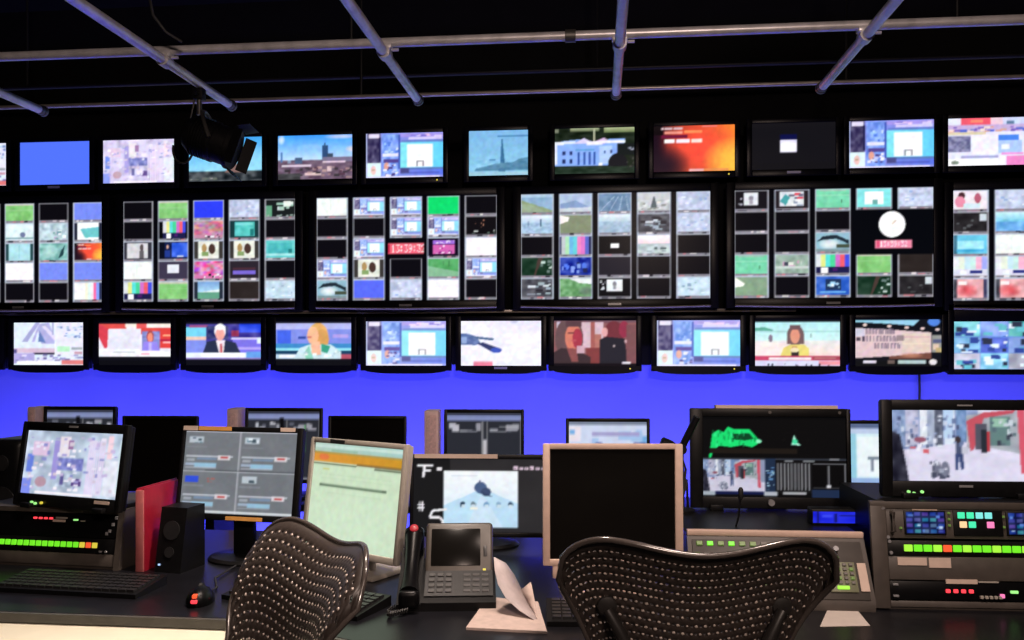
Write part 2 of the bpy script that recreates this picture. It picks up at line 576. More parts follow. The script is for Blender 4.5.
def p_newspage():
    p = Pic(76, 44, (225, 225, 250))
    p.rect(0, 0, .18, .15, (225, 228, 250)).rect(.18, 0, .56, .15, (235, 75, 95)).rect(.3, .05, .46, .1, (250, 130, 100)).rect(.56, 0, .72, .15, (235, 195, 215))
    p.rect(.72, 0, 1, .15, (195, 205, 240)).rect(.76, .08, .86, .18, (80, 110, 140)).rect(0, .15, 1, .3, (190, 165, 215)).bits(0, .18, 1, .3, 26, [(110, 85, 180), (240, 215, 205), (215, 150, 130), (70, 90, 200)], .08, .05)
    p.rect(0, .3, .5, .35, (215, 200, 165)).rect(0, .37, .3, .7, (110, 110, 150)).noise(0, .37, .3, .7, 40, 9, 8).rect(.32, .35, .66, .75, (238, 235, 255)).noise(.34, .38, .64, .7, 10, 4, 4, mono=False)
    p.rect(.66, .36, .92, .48, (60, 120, 235)).rect(.66, .48, .96, .74, (165, 195, 250)).rect(.7, .56, .8, .66, (235, 240, 255))
    p.rect(.18, .78, .66, .83, (150, 150, 205)).rect(0, .84, .66, 1, (250, 250, 255)).ell(.1, .92, .05, .04, (110, 125, 110)).rect(.68, .8, .75, 1, (250, 240, 252)).rect(.76, .8, 1, 1, (235, 125, 195)).rect(.7, .73, .98, .77, (235, 140, 215))
    return p


def p_bridge():
    p = Pic(72, 44, (215, 228, 245))
    p.poly([(.12, .45), (.32, 0), (.38, 0), (.2, .45)], (150, 150, 205)).poly([(.26, .45), (.36, .05), (.5, 0), (.58, .35), (.58, .5), (.4, .5), (.35, .2), (.3, .45)], (160, 160, 215))
    p.poly([(.35, .45), (.37, .2), (.46, .48)], (75, 100, 165)).poly([(.4, .1), (.45, .08), (.58, .3), (.58, .42)], (215, 205, 240)).rect(.55, 0, .57, .3, (140, 140, 190))
    p.rect(.58, .0, 1, .75, (225, 225, 245)).bits(.6, .06, .98, .2, 16, [(110, 130, 185), (180, 200, 235)], .05, .05).bits(.66, .24, .95, .36, 14, [(95, 120, 190), (200, 220, 250)], .05, .05)
    p.rect(.62, .56, .8, .68, (170, 232, 185)).rect(.82, .58, .97, .64, (145, 155, 165)).rect(.86, .68, .97, .74, (190, 140, 160))
    p.rect(0, .6, .58, .7, (205, 175, 200)).rect(0, .62, .05, .9, (70, 65, 120)).rect(.28, .7, .58, .75, (35, 32, 50)).rect(0, .72, .3, .96, (160, 150, 215)).bits(0, .74, 1, .9, 26, [(95, 90, 150), (215, 210, 245), (130, 130, 190)], .08, .05)
    p.rect(.05, .9, .65, .98, WHITE).rect(.68, .88, 1, .98, (215, 105, 105)).rect(.58, .45, .6, .75, (240, 250, 250))
    return p


def p_rednews():
    p = Pic(72, 44, (6, 6, 10))
    p.rect(0, .04, 1, .8, (232, 228, 245)).rect(0, .04, .38, .16, (215, 60, 55)).poly([(0, .04), (.14, .16), (.12, .6), (.08, .6), (0, .34)], (205, 45, 60))
    p.rect(.37, .05, 1, .12, (255, 235, 225)).rect(.52, .04, .66, .16, (225, 70, 70)).rect(.13, .18, .56, .62, (222, 222, 240)).noise(.13, .18, .56, .62, 6, 4, 3)
    p.rect(.58, .14, 1, .28, (215, 55, 50)).rect(.84, .16, 1, .6, (215, 48, 45)).rect(.88, .3, 1, .33, (255, 170, 120)).rect(.88, .46, 1, .49, (255, 190, 190)).rect(.84, .4, 1, .44, (165, 20, 50))
    p.rect(.6, .22, .84, .66, (110, 115, 190)).noise(.6, .22, .84, .4, 30, 5, 4).ell(.71, .34, .05, .14, (150, 55, 60)).ell(.71, .36, .035, .11, (240, 125, 100)).poly([(.6, .66), (.62, .46), (.8, .46), (.84, .66)], (130, 115, 235)).rect(.69, .48, .73, .66, (175, 165, 250))
    p.rect(0, .62, .58, .8, (240, 240, 252)).rect(.2, .68, .5, .7, (175, 180, 190)).rect(.58, .68, 1, .8, (252, 248, 255)).rect(.58, .72, .7, .75, (240, 140, 170))
    return p


def p_anchor():
    p = Pic(74, 44, (8, 8, 14))
    p.rect(0, .06, 1, .84, (45, 40, 130)).rect(0, .12, .27, .42, (95, 200, 235)).rect(0, .34, .27, .42, (235, 190, 170)).rect(.05, .08, .3, .14, (140, 60, 110))
    p.rect(.0, .42, .27, .7, (110, 125, 230)).rect(.28, .1, .56, .4, (35, 40, 90)).rect(.7, .06, 1, .25, (35, 60, 225)).rect(.6, .2, .7, .34, (140, 50, 80)).noise(.3, .06, 1, .4, 30, 8, 4)
    p.rect(.6, .36, 1, .41, (205, 195, 250)).rect(.62, .41, 1, .7, (105, 95, 225)).rect(.68, .58, 1, .64, (165, 150, 245)).rect(.94, .36, 1, .5, (215, 235, 255))
    p.poly([(.23, .7), (.28, .46), (.4, .42), (.52, .42), (.66, .48), (.72, .7)], (26, 32, 55)).poly([(.4, .42), (.52, .42), (.5, .7), (.44, .7)], (240, 225, 235)).poly([(.45, .5), (.48, .5), (.49, .7), (.455, .7)], (185, 70, 80))
    p.ell(.455, .22, .075, .17, (245, 240, 250)).ell(.455, .29, .06, .14, (240, 155, 145)).ell(.455, .13, .07, .06, (250, 248, 255))
    p.rect(0, .7, .8, .82, (225, 235, 255)).rect(.2, .72, .78, .8, WHITE).rect(.8, .68, 1, .82, (80, 140, 225)).rect(.0, .82, 1, .85, (130, 110, 190))
    return p


def p_blonde():
    p = Pic(74, 44, (8, 8, 12))
    p.rect(0, .04, 1, .84, (110, 125, 225)).rect(0, .04, 1, .18, (165, 170, 235)).rect(.02, .2, .2, .5, (50, 80, 225)).rect(.3, .34, .4, .4, (35, 55, 145)).rect(.75, .3, .95, .38, (160, 140, 225))
    p.rect(0, .5, 1, .6, (45, 120, 190)).rect(0, .6, 1, .66, (130, 220, 240)).rect(0, .66, 1, .74, (15, 45, 75)).rect(0, .74, 1, .84, (165, 195, 225)).rect(.05, .75, .35, .82, (235, 240, 245))
    p.ell(.56, .32, .13, .28, (225, 160, 85)).ell(.61, .4, .09, .22, (205, 140, 70)).poly([(.24, .84), (.32, .6), (.45, .52), (.72, .52), (.86, .68), (.86, .84)], (195, 225, 235))
    p.ell(.49, .32, .075, .2, (245, 175, 130)).poly([(.46, .46), (.58, .46), (.6, .76), (.48, .76)], (240, 170, 135)).poly([(.38, .7), (.44, .54), (.5, .84), (.4, .84)], (120, 195, 170)).poly([(.6, .5), (.72, .56), (.68, .72), (.6, .68)], (40, 140, 110))
    p.rect(.42, .34, .47, .37, (200, 90, 80)).rect(.86, .74, 1, .84, (160, 60, 80)).bits(.3, .62, .84, .82, 14, [(240, 250, 252), (170, 200, 215)], .05, .05)
    return p


def p_helicopter():
    p = Pic(78, 46, (236, 234, 250))
    p.noise(0, 0, 1, 1, 7, 6, 4).blob(.7, .1, .4, .2, (215, 208, 250), .5).blob(.66, .02, .06, .05, (165, 165, 200), .8)
    p.poly([(0, .28), (.1, .29), (.2, .35), (.25, .5), (.18, .54), (0, .53)], (75, 95, 150)).noise(0, .28, .22, .53, 25, 6, 5).rect(.01, .36, .08, .5, (130, 155, 205))
    p.poly([(.15, .34), (.42, .39), (.4, .44), (.2, .4)], (60, 85, 125)).poly([(.2, .5), (.28, .48), (.5, .62), (.48, .71), (.4, .7)], (35, 42, 85)).ell(.44, .65, .07, .06, (45, 65, 170))
    p.rect(.16, .92, .4, 1, (225, 105, 135)).vg(.16, .88, .4, .92, (230, 200, 220), (225, 120, 145))
    return p


def p_moviefaces():
    p = Pic(78, 46, (120, 70, 72))
    p.rect(0, 0, 1, .05, (90, 60, 70)).rect(.33, .04, .6, .6, (205, 170, 185)).rect(.45, .04, .5, 1, (150, 75, 70)).rect(.5, .3, .58, 1, (165, 95, 85)).rect(.4, .6, .6, 1, (110, 45, 45))
    p.rect(.04, .03, .12, .3, (190, 175, 200)).ell(.19, .4, .17, .46, (85, 60, 62)).ell(.24, .38, .1, .3, (205, 105, 85)).ell(.29, .4, .06, .22, (150, 40, 55)).rect(.15, .0, .34, .14, (70, 45, 50))
    p.rect(.17, .26, .25, .29, (95, 45, 45)).ell(.25, .44, .03, .03, (170, 60, 70)).poly([(0, .7), (.1, .6), (.3, .66), (.45, .8), (.45, 1), (0, 1)], (45, 32, 35)).poly([(.16, .6), (.28, .62), (.3, .9), (.22, .9)], (120, 60, 60)).rect(.28, .55, .38, .72, (195, 150, 165))
    p.ell(.73, .3, .12, .28, (95, 35, 42)).ell(.85, .2, .06, .18, (130, 35, 55)).poly([(.56, .42), (.64, .36), (.86, .4), (.9, 1), (.56, 1)], (26, 24, 30)).ell(.62, .26, .035, .1, (220, 150, 150)).rect(.88, .1, 1, 1, (105, 62, 65)).ell(.87, .46, .015, .04, (190, 150, 150)).ell(.73, .56, .012, .03, (170, 150, 150))
    p.rect(0, .94, 1, 1, (14, 10, 14)).rect(.83, .9, .93, .95, (235, 225, 240))
    return p


def p_reporter():
    p = Pic(80, 46, (5, 5, 8))
    p.vg(0, .05, 1, .5, (165, 228, 232), (200, 238, 240)).vg(0, .45, 1, .8, (225, 225, 225), (240, 205, 200)).poly([(0, .18), (.12, .16), (.22, .22), (.22, .25), (0, .25)], (75, 150, 130)).rect(0, .24, 1, .27, (150, 205, 205))
    p.rect(0, .5, .4, .8, (245, 225, 222)).ell(.19, .4, .025, .08, (110, 95, 115)).ell(.66, .34, .012, .05, (130, 160, 165))
    p.ell(.48, .34, .1, .22, (95, 70, 72)).rect(.38, .34, .58, .52, (95, 70, 72)).ell(.475, .35, .055, .16, (215, 130, 105)).rect(.41, .12, .54, .22, (90, 65, 68))
    p.poly([(.3, .8), (.34, .6), (.42, .53), (.58, .53), (.64, .62), (.64, .8)], (225, 205, 100)).rect(.44, .56, .5, .8, (190, 150, 80)).rect(.43, .66, .52, .78, (35, 30, 30)).ell(.47, .65, .05, .05, (235, 215, 170))
    p.rect(0, .77, 1, .87, (190, 55, 85)).rect(.17, .8, .66, .86, (240, 225, 235)).rect(.68, .78, 1, .86, (150, 50, 65)).rect(.7, .81, .95, .83, (215, 175, 160)).rect(0, .87, 1, .99, (205, 205, 240)).rect(.75, .88, 1, .97, (230, 130, 145)).bits(.05, .93, .95, .99, 14, [(20, 18, 30)], .02, .06)
    return p


def p_studiowall():
    p = Pic(80, 46, (8, 10, 14))
    p.poly([(0, .02), (.75, .02), (.68, .14), (.4, .1), (0, .06)], (130, 195, 225)).ell(.91, .06, .07, .09, (60, 110, 210))
    p.poly([(0, .18), (.4, .22), (.88, .28), (.88, .74), (.4, .78), (0, .82)], (212, 180, 185)).rect(.55, .3, .86, .7, (215, 190, 175)).rect(.55, .36, .86, .39, (205, 160, 165)).rect(.55, .5, .86, .53, (228, 205, 180))
    p.rect(0, .2, .12, .36, (195, 190, 215)).rect(.02, .38, .07, .46, (60, 50, 60)).rect(.09, .36, .12, .47, (60, 50, 65))
    for y, x0, x1 in ((.20, .13, .47), (.35, .14, .49), (.50, .23, .50)):
        x = x0
        while x < x1:
            p.rect(x, y, x + .012, y + .12, (95, 80, 100)).rect(x, y + (.0 if RNG.random() > .5 else .05), x + .026, y + .03, (115, 98, 118))
            if RNG.random() > .45:
                p.rect(x + .018, y + .03, x + .028, y + .12, (100, 86, 108))
            x += .038
    p.rect(.49, .34, .57, .46, (130, 110, 115)).poly([(.4, .78), (.88, .7), (.88, .84), (.4, .86)], (95, 55, 45)).blob(.65, .76, .15, .06, (190, 120, 90), .8)
    p.rect(.89, .34, 1, .7, (130, 130, 125)).rect(.9, .42, 1, .5, (70, 75, 110)).rect(.9, .52, .97, .64, (215, 190, 165)).rect(.93, .6, 1, .7, (175, 155, 100))
    for x, y in ((.12, .12), (.4, .15), (.6, .18), (.78, .2), (.95, .22)):
        p.ell(x, y, .025, .03, (225, 195, 190))
    p.rect(0, .84, 1, 1, (10, 10, 12)).rect(.1, .87, .25, .92, (225, 215, 240)).rect(.38, .86, .46, .94, (85, 70, 65)).rect(.5, .86, .82, .93, (165, 190, 190)).ell(.9, .9, .045, .06, (225, 215, 220))
    return p


def p_grid3():
    p = Pic(110, 46, (90, 130, 215))
    cols = [(120, 205, 220), (120, 150, 230), (80, 170, 170), (120, 180, 230), (70, 90, 200), (110, 140, 210), (190, 190, 215), (130, 200, 240), (160, 160, 180)]
    for r in range(3):
        for c in range(5):
            x, y = c * .2, r / 3
            p.rect(x, y, x + .195, y + .32, cols[(r * 3 + c) % 9]).noise(x, y, x + .195, y + .32, 35, 4, 3)
            p.bits(x, y, x + .19, y + .32, 9, [(225, 240, 255), (40, 60, 140), (90, 180, 200), (35, 40, 60)], .07, .1)
    return p


# ---- tiles of the multiviewers
def tile(k):
    P = lambda c: Pic(34, 20, c)
    if k == 'black':
        return P((6, 5, 8))
    if k == 'brown':
        return P((32, 26, 24)).noise(0, 0, 1, 1, 4, 4, 3)
    if k == 'dark':
        return P((22, 20, 28))
    if k == 'blue':
        return P((75, 92, 245))
    if k == 'sky':
        return P((105, 125, 240))
    if k == 'deep':
        return P((35, 50, 240))
    if k == 'green':
        return P((10, 210, 95))
    if k == 'white':
        return P((250, 245, 255))
    if k == 'page':
        return P((240, 246, 244)).noise(0, 0, 1, 1, 12, 6, 4).rect(.45, .1, .47, .9, (205, 225, 210))
    if k == 'grass':
        return P((118, 190, 105)).noise(0, 0, 1, 1, 20, 8, 3).rect(0, 0, 1, .1, (185, 190, 165)).rect(0, .35, 1, .4, (140, 200, 130))
    if k == 'pitch':
        return P((105, 205, 160)).noise(0, 0, 1, 1, 12, 8, 4).rect(0, .3, 1, .34, (140, 220, 180)).rect(.75, .55, .78, .75, (60, 110, 80)).rect(.1, .02, .9, .08, (150, 180, 165))
    if k == 'field':
        return P((75, 160, 90)).noise(0, 0, 1, 1, 16, 8, 4).poly([(0, .4), (1, .75), (1, 1), (0, 1)], (120, 175, 135)).rect(.5, .1, .52, .4, (50, 110, 60)).rect(.68, .1, .7, .45, (50, 110, 60))
    if k == 'bars':
        p = P((20, 20, 60))
        for i, c in enumerate(((215, 220, 225), (225, 230, 130), (80, 220, 215), (60, 205, 140), (200, 95, 190), (235, 80, 95), (55, 65, 220))):
            p.rect(i / 7, 0, (i + 1) / 7, .68, c)
        return p.rect(.15, .7, .35, 1, WHITE).rect(.5, .72, .65, .9, (60, 20, 90))
    if k == 'pbars':
        return tile('bars').sub(0, 0, 1, 1, Pic(34, 20, BLK).sub(.14, 0, .94, 1, tile('bars')))
    if k == 'lbars':
        p = P((240, 240, 245))
        for i, c in enumerate(((245, 245, 245), (245, 240, 215), (215, 240, 235), (235, 225, 235), (245, 95, 150), (120, 150, 250), (25, 30, 60))):
            p.rect(.3 + i / 10, 0, .3 + (i + 1) / 10, 1, c)
        return p
    if k == 'vbars':
        p = P((20, 24, 60))
        for i, c in enumerate(((185, 195, 200), (165, 225, 175), (95, 175, 225), (90, 200, 215), (235, 120, 185), (215, 105, 190), (80, 90, 190))):
            p.rect(.05 + i / 8, 0, .05 + (i + 1) / 8, 1, c)
        return p
    if k == 'web':
        p = p_web(34, 20)
        p.a = 255 * (p.a.clip(0, 255) / 255) ** .62
        return p
    if k == 'time':
        return P((4, 3, 6)).rect(-.02, .25, 1.02, .78, (235, 85, 105)).rect(0, .3, .06, .72, (190, 30, 60)).rect(.94, .3, 1, .72, (190, 70, 80)).text(.1, .33, .38, '13:39:32', (255, 240, 240), .62)
    if k == 'titles':
        return P((10, 5, 20)).rect(.16, .1, .88, .32, (150, 95, 215)).bits(.18, .12, .86, .3, 10, [(235, 215, 250)], .07, .1).rect(.16, .34, .88, .9, (205, 85, 165)).bits(.18, .38, .86, .86, 16, [(250, 220, 245), (120, 30, 110)], .08, .12)
    if k == 'fire':
        return p_fire(34, 20)
    if k == 'eye':
        return P((130, 175, 195)).poly([(.02, .45), (.2, .18), (.6, .1), (.98, .4), (.98, .6), (.6, .3), (.3, .35)], (22, 32, 42)).blob(.4, .6, .35, .3, (235, 240, 240), .95).rect(.6, .6, 1, .8, (55, 65, 50)).rect(0, .85, 1, 1, (110, 135, 140))
    if k == 'people':
        return P((225, 228, 215)).noise(0, 0, 1, .8, 20, 6, 4).rect(.0, 0, .14, 1, (45, 42, 40)).rect(.86, 0, 1, 1, (45, 42, 40)).ell(.35, .4, .09, .25, (165, 130, 80)).ell(.62, .45, .12, .3, (60, 40, 35)).rect(.26, .6, .5, .95, (120, 150, 90)).rect(.14, .85, .86, .95, (235, 235, 225))
    if k == 'person':
        return P((40, 40, 50)).rect(.12, .05, .85, .95, (205, 205, 210)).noise(.12, .05, .85, .95, 14, 5, 4).ell(.64, .32, .07, .2, (75, 65, 65)).rect(.56, .5, .72, .95, (85, 80, 85))
    if k == 'studio':
        return P((14, 22, 60)).rect(.45, .05, 1, .9, (45, 85, 220)).noise(.4, 0, 1, 1, 30, 5, 4).ell(.3, .3, .04, .12, (215, 160, 140)).rect(.15, .5, .4, .9, (25, 45, 130)).rect(.65, .8, .85, .9, (200, 215, 250)).rect(0, .0, .2, 1, (6, 8, 20))
    if k == 'window':
        return P((48, 42, 62)).rect(.3, .18, .7, .68, (228, 230, 238))
    if k == 'smallwin':
        return P((4, 4, 6)).rect(.38, .42, .64, .68, WHITE)
    if k == 'pink':
        return P((185, 120, 150)).noise(0, 0, 1, .8, 50, 9, 6, mono=False).bits(.3, .75, .95, .98, 8, [(20, 20, 30), (240, 240, 245)], .12, .12)
    if k == 'magenta':
        return P((205, 105, 160)).noise(0, 0, 1, .8, 70, 8, 6, mono=False).bits(.2, .72, .95, .98, 10, [(20, 20, 30), (240, 240, 245), (200, 60, 140)], .1, .14)
    if k == 'beach':
        return P((25, 32, 45)).vg(.13, 0, .87, .6, (105, 150, 205), (160, 205, 235)).rect(.13, .6, .87, 1, (85, 150, 120)).poly([(.13, .6), (.87, .45), (.87, .6)], (220, 235, 240))
    if k == 'pale':
        return P((185, 195, 225)).noise(0, 0, 1, 1, 28, 10, 6).bits(.05, .1, .95, .9, 8, [(140, 165, 215), (225, 230, 245)], .12, .1)
    if k == 'snow':
        return P((218, 228, 242)).noise(0, 0, 1, 1, 18, 7, 5).blob(.3, .6, .2, .3, (165, 190, 215), .6)
    if k == 'teal':
        return P((16, 45, 48)).rect(.18, .08, .86, .92, (70, 185, 180)).noise(.18, .08, .86, .92, 20, 5, 4).rect(.7, .5, .82, .9, (25, 110, 110)).rect(.2, .15, .8, .28, (110, 215, 210))
    if k == 'tealroom':
        return P((85, 195, 195)).rect(.08, .15, .9, .75, (60, 170, 175)).rect(.78, .5, .9, .75, (25, 110, 115)).rect(0, .75, 1, .9, (150, 225, 225)).noise(0, 0, 1, 1, 14, 6, 4)
    if k == 'tealpanel':
        return P((30, 60, 65)).rect(.1, 0, .9, 1, (160, 215, 225)).rect(.48, .1, .5, .9, (110, 170, 190)).noise(.1, 0, .9, 1, 12, 4, 4)
    if k == 'slide':
        return P((20, 22, 40)).rect(.12, 0, .88, 1, (245, 248, 250)).poly([(.2, .35), (.88, .25), (.88, .85), (.4, .9)], (95, 190, 195))
    if k == 'cityteal':
        return P((175, 200, 210)).noise(0, 0, 1, 1, 40, 9, 6).bits(.3, .3, .95, .95, 12, [(95, 140, 150), (185, 160, 195), (235, 250, 250)], .14, .16)
    if k == 'tealmob':
        return P((120, 180, 175)).noise(0, 0, 1, 1, 40, 8, 6).poly([(.68, .9), (.78, .4), (.92, .1), (.85, .7)], (25, 55, 60)).blob(.35, .5, .3, .4, (215, 245, 240), .5)
    if k == 'snowroom':
        return P((215, 235, 240)).noise(0, 0, 1, 1, 16, 6, 5).ell(.62, .65, .1, .16, (100, 110, 150)).rect(0, .8, 1, .92, (130, 165, 170))
    if k == 'purple':
        return P((32, 26, 34)).rect(.1, .55, .9, .78, (110, 90, 205)).rect(.1, .4, .9, .5, (62, 32, 42))
    if k == 'shapes':
        return P((16, 20, 20)).rect(0, .35, .2, 1, (85, 150, 115)).bits(.3, .1, .95, .7, 7, [(215, 232, 225), (150, 190, 170)], .22, .2).rect(.6, .1, .85, .4, (225, 235, 225)).bits(0, .8, 1, 1, 8, [(140, 160, 150)], .12, .1)
    if k == 'bluish':
        return P((190, 215, 235)).noise(0, 0, 1, 1, 26, 8, 6).bits(.1, .2, .9, .9, 8, [(130, 160, 185), (235, 245, 250)], .1, .1)
    if k == 'specks':
        return P((10, 8, 10)).bits(.25, .1, .6, .6, 8, [(190, 120, 95), (120, 90, 70)], .06, .1).bits(.1, .7, .95, .95, 6, [(120, 150, 140), (200, 210, 210)], .16, .1)
    if k == 'road':
        return P((125, 160, 195)).noise(0, 0, 1, 1, 16, 6, 4).poly([(0, .3), (1, .9), (1, 1), (0, 1)], (130, 150, 110)).poly([(0, .5), (.4, .6), (.8, 1), (0, 1)], (140, 160, 130)).rect(0, 0, 1, .15, (165, 195, 225))
    if k == 'road2':
        return P((165, 185, 220)).noise(0, 0, 1, 1, 14, 6, 4).poly([(0, .55), (.5, .35), (1, .8), (1, 1), (0, 1)], (120, 145, 190)).poly([(0, .8), (1, .75), (1, 1), (0, 1)], (195, 205, 215))
    if k == 'road3':
        p = P((95, 125, 160)).noise(0, 0, 1, 1, 22, 9, 6)
        for i in range(4):
            p.line([(.5 + i * .12, .15), (.05 + i * .3, 1)], .02, (165, 190, 215))
        return p
    if k == 'haze':
        return P((150, 175, 200)).vg(0, 0, 1, .4, (225, 235, 245), (175, 200, 220)).noise(0, .4, 1, 1, 22, 10, 5)
    if k == 'skyl':
        return P((155, 185, 215)).vg(0, 0, 1, .4, (225, 235, 250), (175, 200, 225)).rect(.6, .2, .64, .6, (60, 85, 110)).rect(.2, .3, .24, .6, (95, 120, 150)).noise(0, .45, 1, 1, 30, 12, 5)
    if k == 'khaki':
        return P((118, 128, 100)).poly([(0, 0), (.3, .1), (.25, .35), (0, .5)], (245, 240, 235))
    if k == 'crowd':
        return P((25, 45, 150)).noise(0, 0, 1, 1, 50, 8, 5).bits(.0, .1, 1, .9, 14, [(70, 110, 235), (20, 25, 70), (120, 150, 235)], .12, .3)
    if k == 'forest':
        return P((95, 150, 95)).noise(0, 0, 1, 1, 40, 9, 6).poly([(.3, 0), (1, 0), (1, .3), (.6, .25)], (225, 235, 235)).blob(.85, .7, .3, .3, (75, 85, 85), .7)
    if k == 'figure':
        return P((5, 5, 8)).rect(.25, .05, .75, .72, (235, 238, 245)).ell(.5, .32, .06, .14, (120, 120, 130)).rect(.46, .4, .55, .6, (140, 140, 150)).bits(.02, .1, .2, .9, 8, [(215, 220, 230)], .08, .12)
    if k == 'tower':
        return P((190, 195, 200)).noise(0, .4, 1, 1, 40, 9, 5).poly([(.4, .85), (.49, .2), (.52, .2), (.6, .85)], (75, 85, 90)).bits(.05, .5, .95, .95, 8, [(120, 120, 115), (225, 215, 205)], .14, .12)
    if k == 'traffic':
        return P((62, 62, 70)).noise(0, 0, 1, 1, 30, 8, 5).bits(.05, .1, .95, .9, 14, [(215, 225, 235), (30, 28, 34), (150, 165, 180)], .24, .13)
    if k == 'horizon':
        return P((175, 190, 195)).vg(0, 0, 1, .45, (250, 245, 248), (250, 215, 225)).noise(0, .5, 1, 1, 35, 9, 4).bits(.1, .65, .9, .9, 5, [(75, 90, 95)], .2, .12)
    if k == 'night':
        return P((16, 40, 26)).noise(0, 0, 1, 1, 16, 6, 4).poly([(.55, 0), (.7, 0), (.45, 1), (.4, 1)], (60, 45, 40)).bits(.6, .1, .98, .9, 9, [(195, 215, 210), (90, 110, 105)], .12, .14)
    if k == 'port':
        return P((14, 12, 16)).rect(.26, .1, .72, .8, (225, 228, 235)).ell(.5, .42, .08, .16, (130, 125, 140)).rect(.44, .5, .56, .75, (155, 150, 165)).bits(.08, .2, .24, .8, 5, [(150, 150, 165)], .1, .12)
    if k == 'graphic':
        return P((28, 22, 26)).rect(.12, .04, .86, .9, (215, 220, 228)).poly([(.14, .6), (.3, .2), (.45, .4), (.3, .85)], (60, 150, 155)).bits(.4, .06, .84, .5, 7, [(205, 60, 75), (240, 150, 140), (95, 90, 110)], .18, .18).bits(.4, .5, .84, .88, 5, [(130, 140, 165), (240, 240, 245)], .2, .15)
    if k == 'street':
        return P((140, 165, 150)).noise(0, 0, 1, 1, 28, 9, 5).bits(.2, .2, .8, .6, 7, [(50, 55, 70), (215, 225, 215), (195, 150, 180)], .12, .2).rect(0, .62, 1, .75, (190, 205, 200))
    if k == 'bluegfx':
        return P((40, 85, 190)).noise(0, 0, 1, 1, 30, 6, 4).rect(.28, .15, .75, .75, (22, 40, 75)).bits(.32, .25, .7, .65, 8, [(150, 205, 235), (225, 240, 250)], .12, .16).rect(.1, .8, .9, .9, (100, 170, 235))
    if k == 'cyanwin':
        return P((120, 225, 225)).rect(.22, .15, .78, .85, (250, 250, 252)).rect(.46, .6, .6, .85, (95, 160, 155))
    if k == 'olive':
        return P((120, 150, 120)).poly([(0, 0), (.3, .35), (.25, .5), (0, .55)], (250, 248, 240)).noise(0, 0, 1, 1, 8, 5, 4)
    if k == 'darkset':
        return P((28, 26, 28)).noise(0, 0, 1, 1, 12, 6, 4).rect(.78, .05, .98, .45, (195, 205, 215)).bits(.1, .3, .7, .9, 5, [(70, 72, 75)], .16, .16)
    if k == 'family':
        return P((235, 225, 235)).ell(.25, .25, .1, .2, (60, 30, 35)).ell(.2, .6, .16, .3, (230, 130, 160)).ell(.72, .4, .1, .28, (170, 80, 100)).rect(.3, .7, .8, .95, (200, 225, 235))
    if k == 'cyan':
        return P((90, 190, 225)).rect(.12, .3, .9, .75, (150, 225, 240)).rect(0, 0, .12, 1, (45, 95, 120)).rect(.1, .75, .9, .9, (60, 165, 215)).noise(0, 0, 1, 1, 18, 5, 4)
    if k == 'pastel':
        p = P((215, 215, 235))
        for i, c in enumerate(((230, 235, 240), (225, 235, 215), (190, 225, 240), (190, 230, 225), (240, 170, 200), (150, 160, 240))):
            p.rect(i / 6, 0, (i + 1) / 6, .68, c)
        return p.rect(.5, .72, .85, .9, (35, 40, 110)).rect(.2, .72, .4, .95, (235, 240, 250))
    if k == 'redfolk':
        return P((225, 160, 165)).rect(0, 0, .12, 1, (60, 60, 70)).rect(.88, 0, 1, 1, (60, 60, 90)).blob(.4, .6, .35, .4, (215, 60, 70), .8).noise(0, 0, 1, 1, 30, 6, 4).rect(.15, .1, .4, .3, (245, 230, 235))
    if k == 'bluecyan':
        return P((95, 160, 225)).vg(0, 0, 1, .5, (190, 235, 240), (110, 195, 230)).noise(0, .4, 1, 1, 34, 7, 4)
    raise KeyError(k)


def multiview(cols, framed=True, special=None, w=192, h=108):
    p = Pic(w, h, (2, 2, 4))
    n = len(cols)
    cw, gap = .176, .030
    rh = .985 / 5
    for c, ks in enumerate(cols):
        x0 = c * (cw + gap)
        x1 = x0 + cw
        if not ks:
            continue
        for r, k in enumerate(ks):
            if k is None:
                continue
            y0 = .005 + r * rh
            fr = (205, 205, 220)
            if k == 'time':
                p.sub(x0 - .012, y0, x1 + .012, y0 + rh, tile(k))
                continue
            if k in ('black', 'brown', 'dark', 'specks', 'shapes', 'night', 'darkset', 'purple', 'port', 'smallwin', 'figure', 'window'):
                fr = (150, 150, 160)
            else:
                fr = (175, 185, 205)
            p.rect(x0, y0, x1, y0 + rh, fr)
            p.sub(x0 + .0055, y0 + .008, x1 - .0055, y0 + rh - .024, tile(k))
            p.rect(x0 + .006, y0 + rh - .024, x1 - .006, y0 + rh - .004, (120, 116, 128))
            p.bits(x0 + .01, y0 + rh - .024, x1 - .02, y0 + rh - .006, 4, [(225, 215, 220), (25, 22, 30), (190, 110, 120)], .03, .018)
    if special:
        special(p)
    return p


# ------------------------------------------------------------------ the room
WALLY = 4.75
struct('floor', B().box(-4.7, 3.7, -2.1, WALLY + .15, -.1, 0),
       mat('dark_carpet', (.012, .012, .014), .95, noise=.4, nscale=120, bump=.3))
struct('ceiling', B().box(-4.7, 3.7, -2.1, WALLY + .15, 3.4, 3.5), mat('black_ceiling', (.0022, .0022, .0025), .9, spec=.1, noise=.3, nscale=8))
struct('wall_back', B().box(-4.7, 3.7, WALLY, WALLY + .15, 0, 3.4), mat('blue_wall_paint', (.13, .15, .86), .75, noise=.05, nscale=3, bump=.05))
struct('wall_left', B().box(-4.7, -4.6, -2.0, WALLY, 0, 3.4), mat('black_wall_paint', (.005, .005, .006), .8, spec=.2, noise=.2, nscale=5))
struct('wall_right', B().box(3.6, 3.7, -2.0, WALLY, 0, 3.4), MATS['black_wall_paint'])
struct('wall_front', B().box(-4.7, 3.7, -2.1, -2.0, 0, 3.4), MATS['black_wall_paint'])
struct('trim_1', B().box(-4.6, 3.6, WALLY - .03, WALLY, 1.33, 3.4), mat('black_cladding', (.0025, .0025, .003), .8, spec=.1, noise=.25, nscale=6))
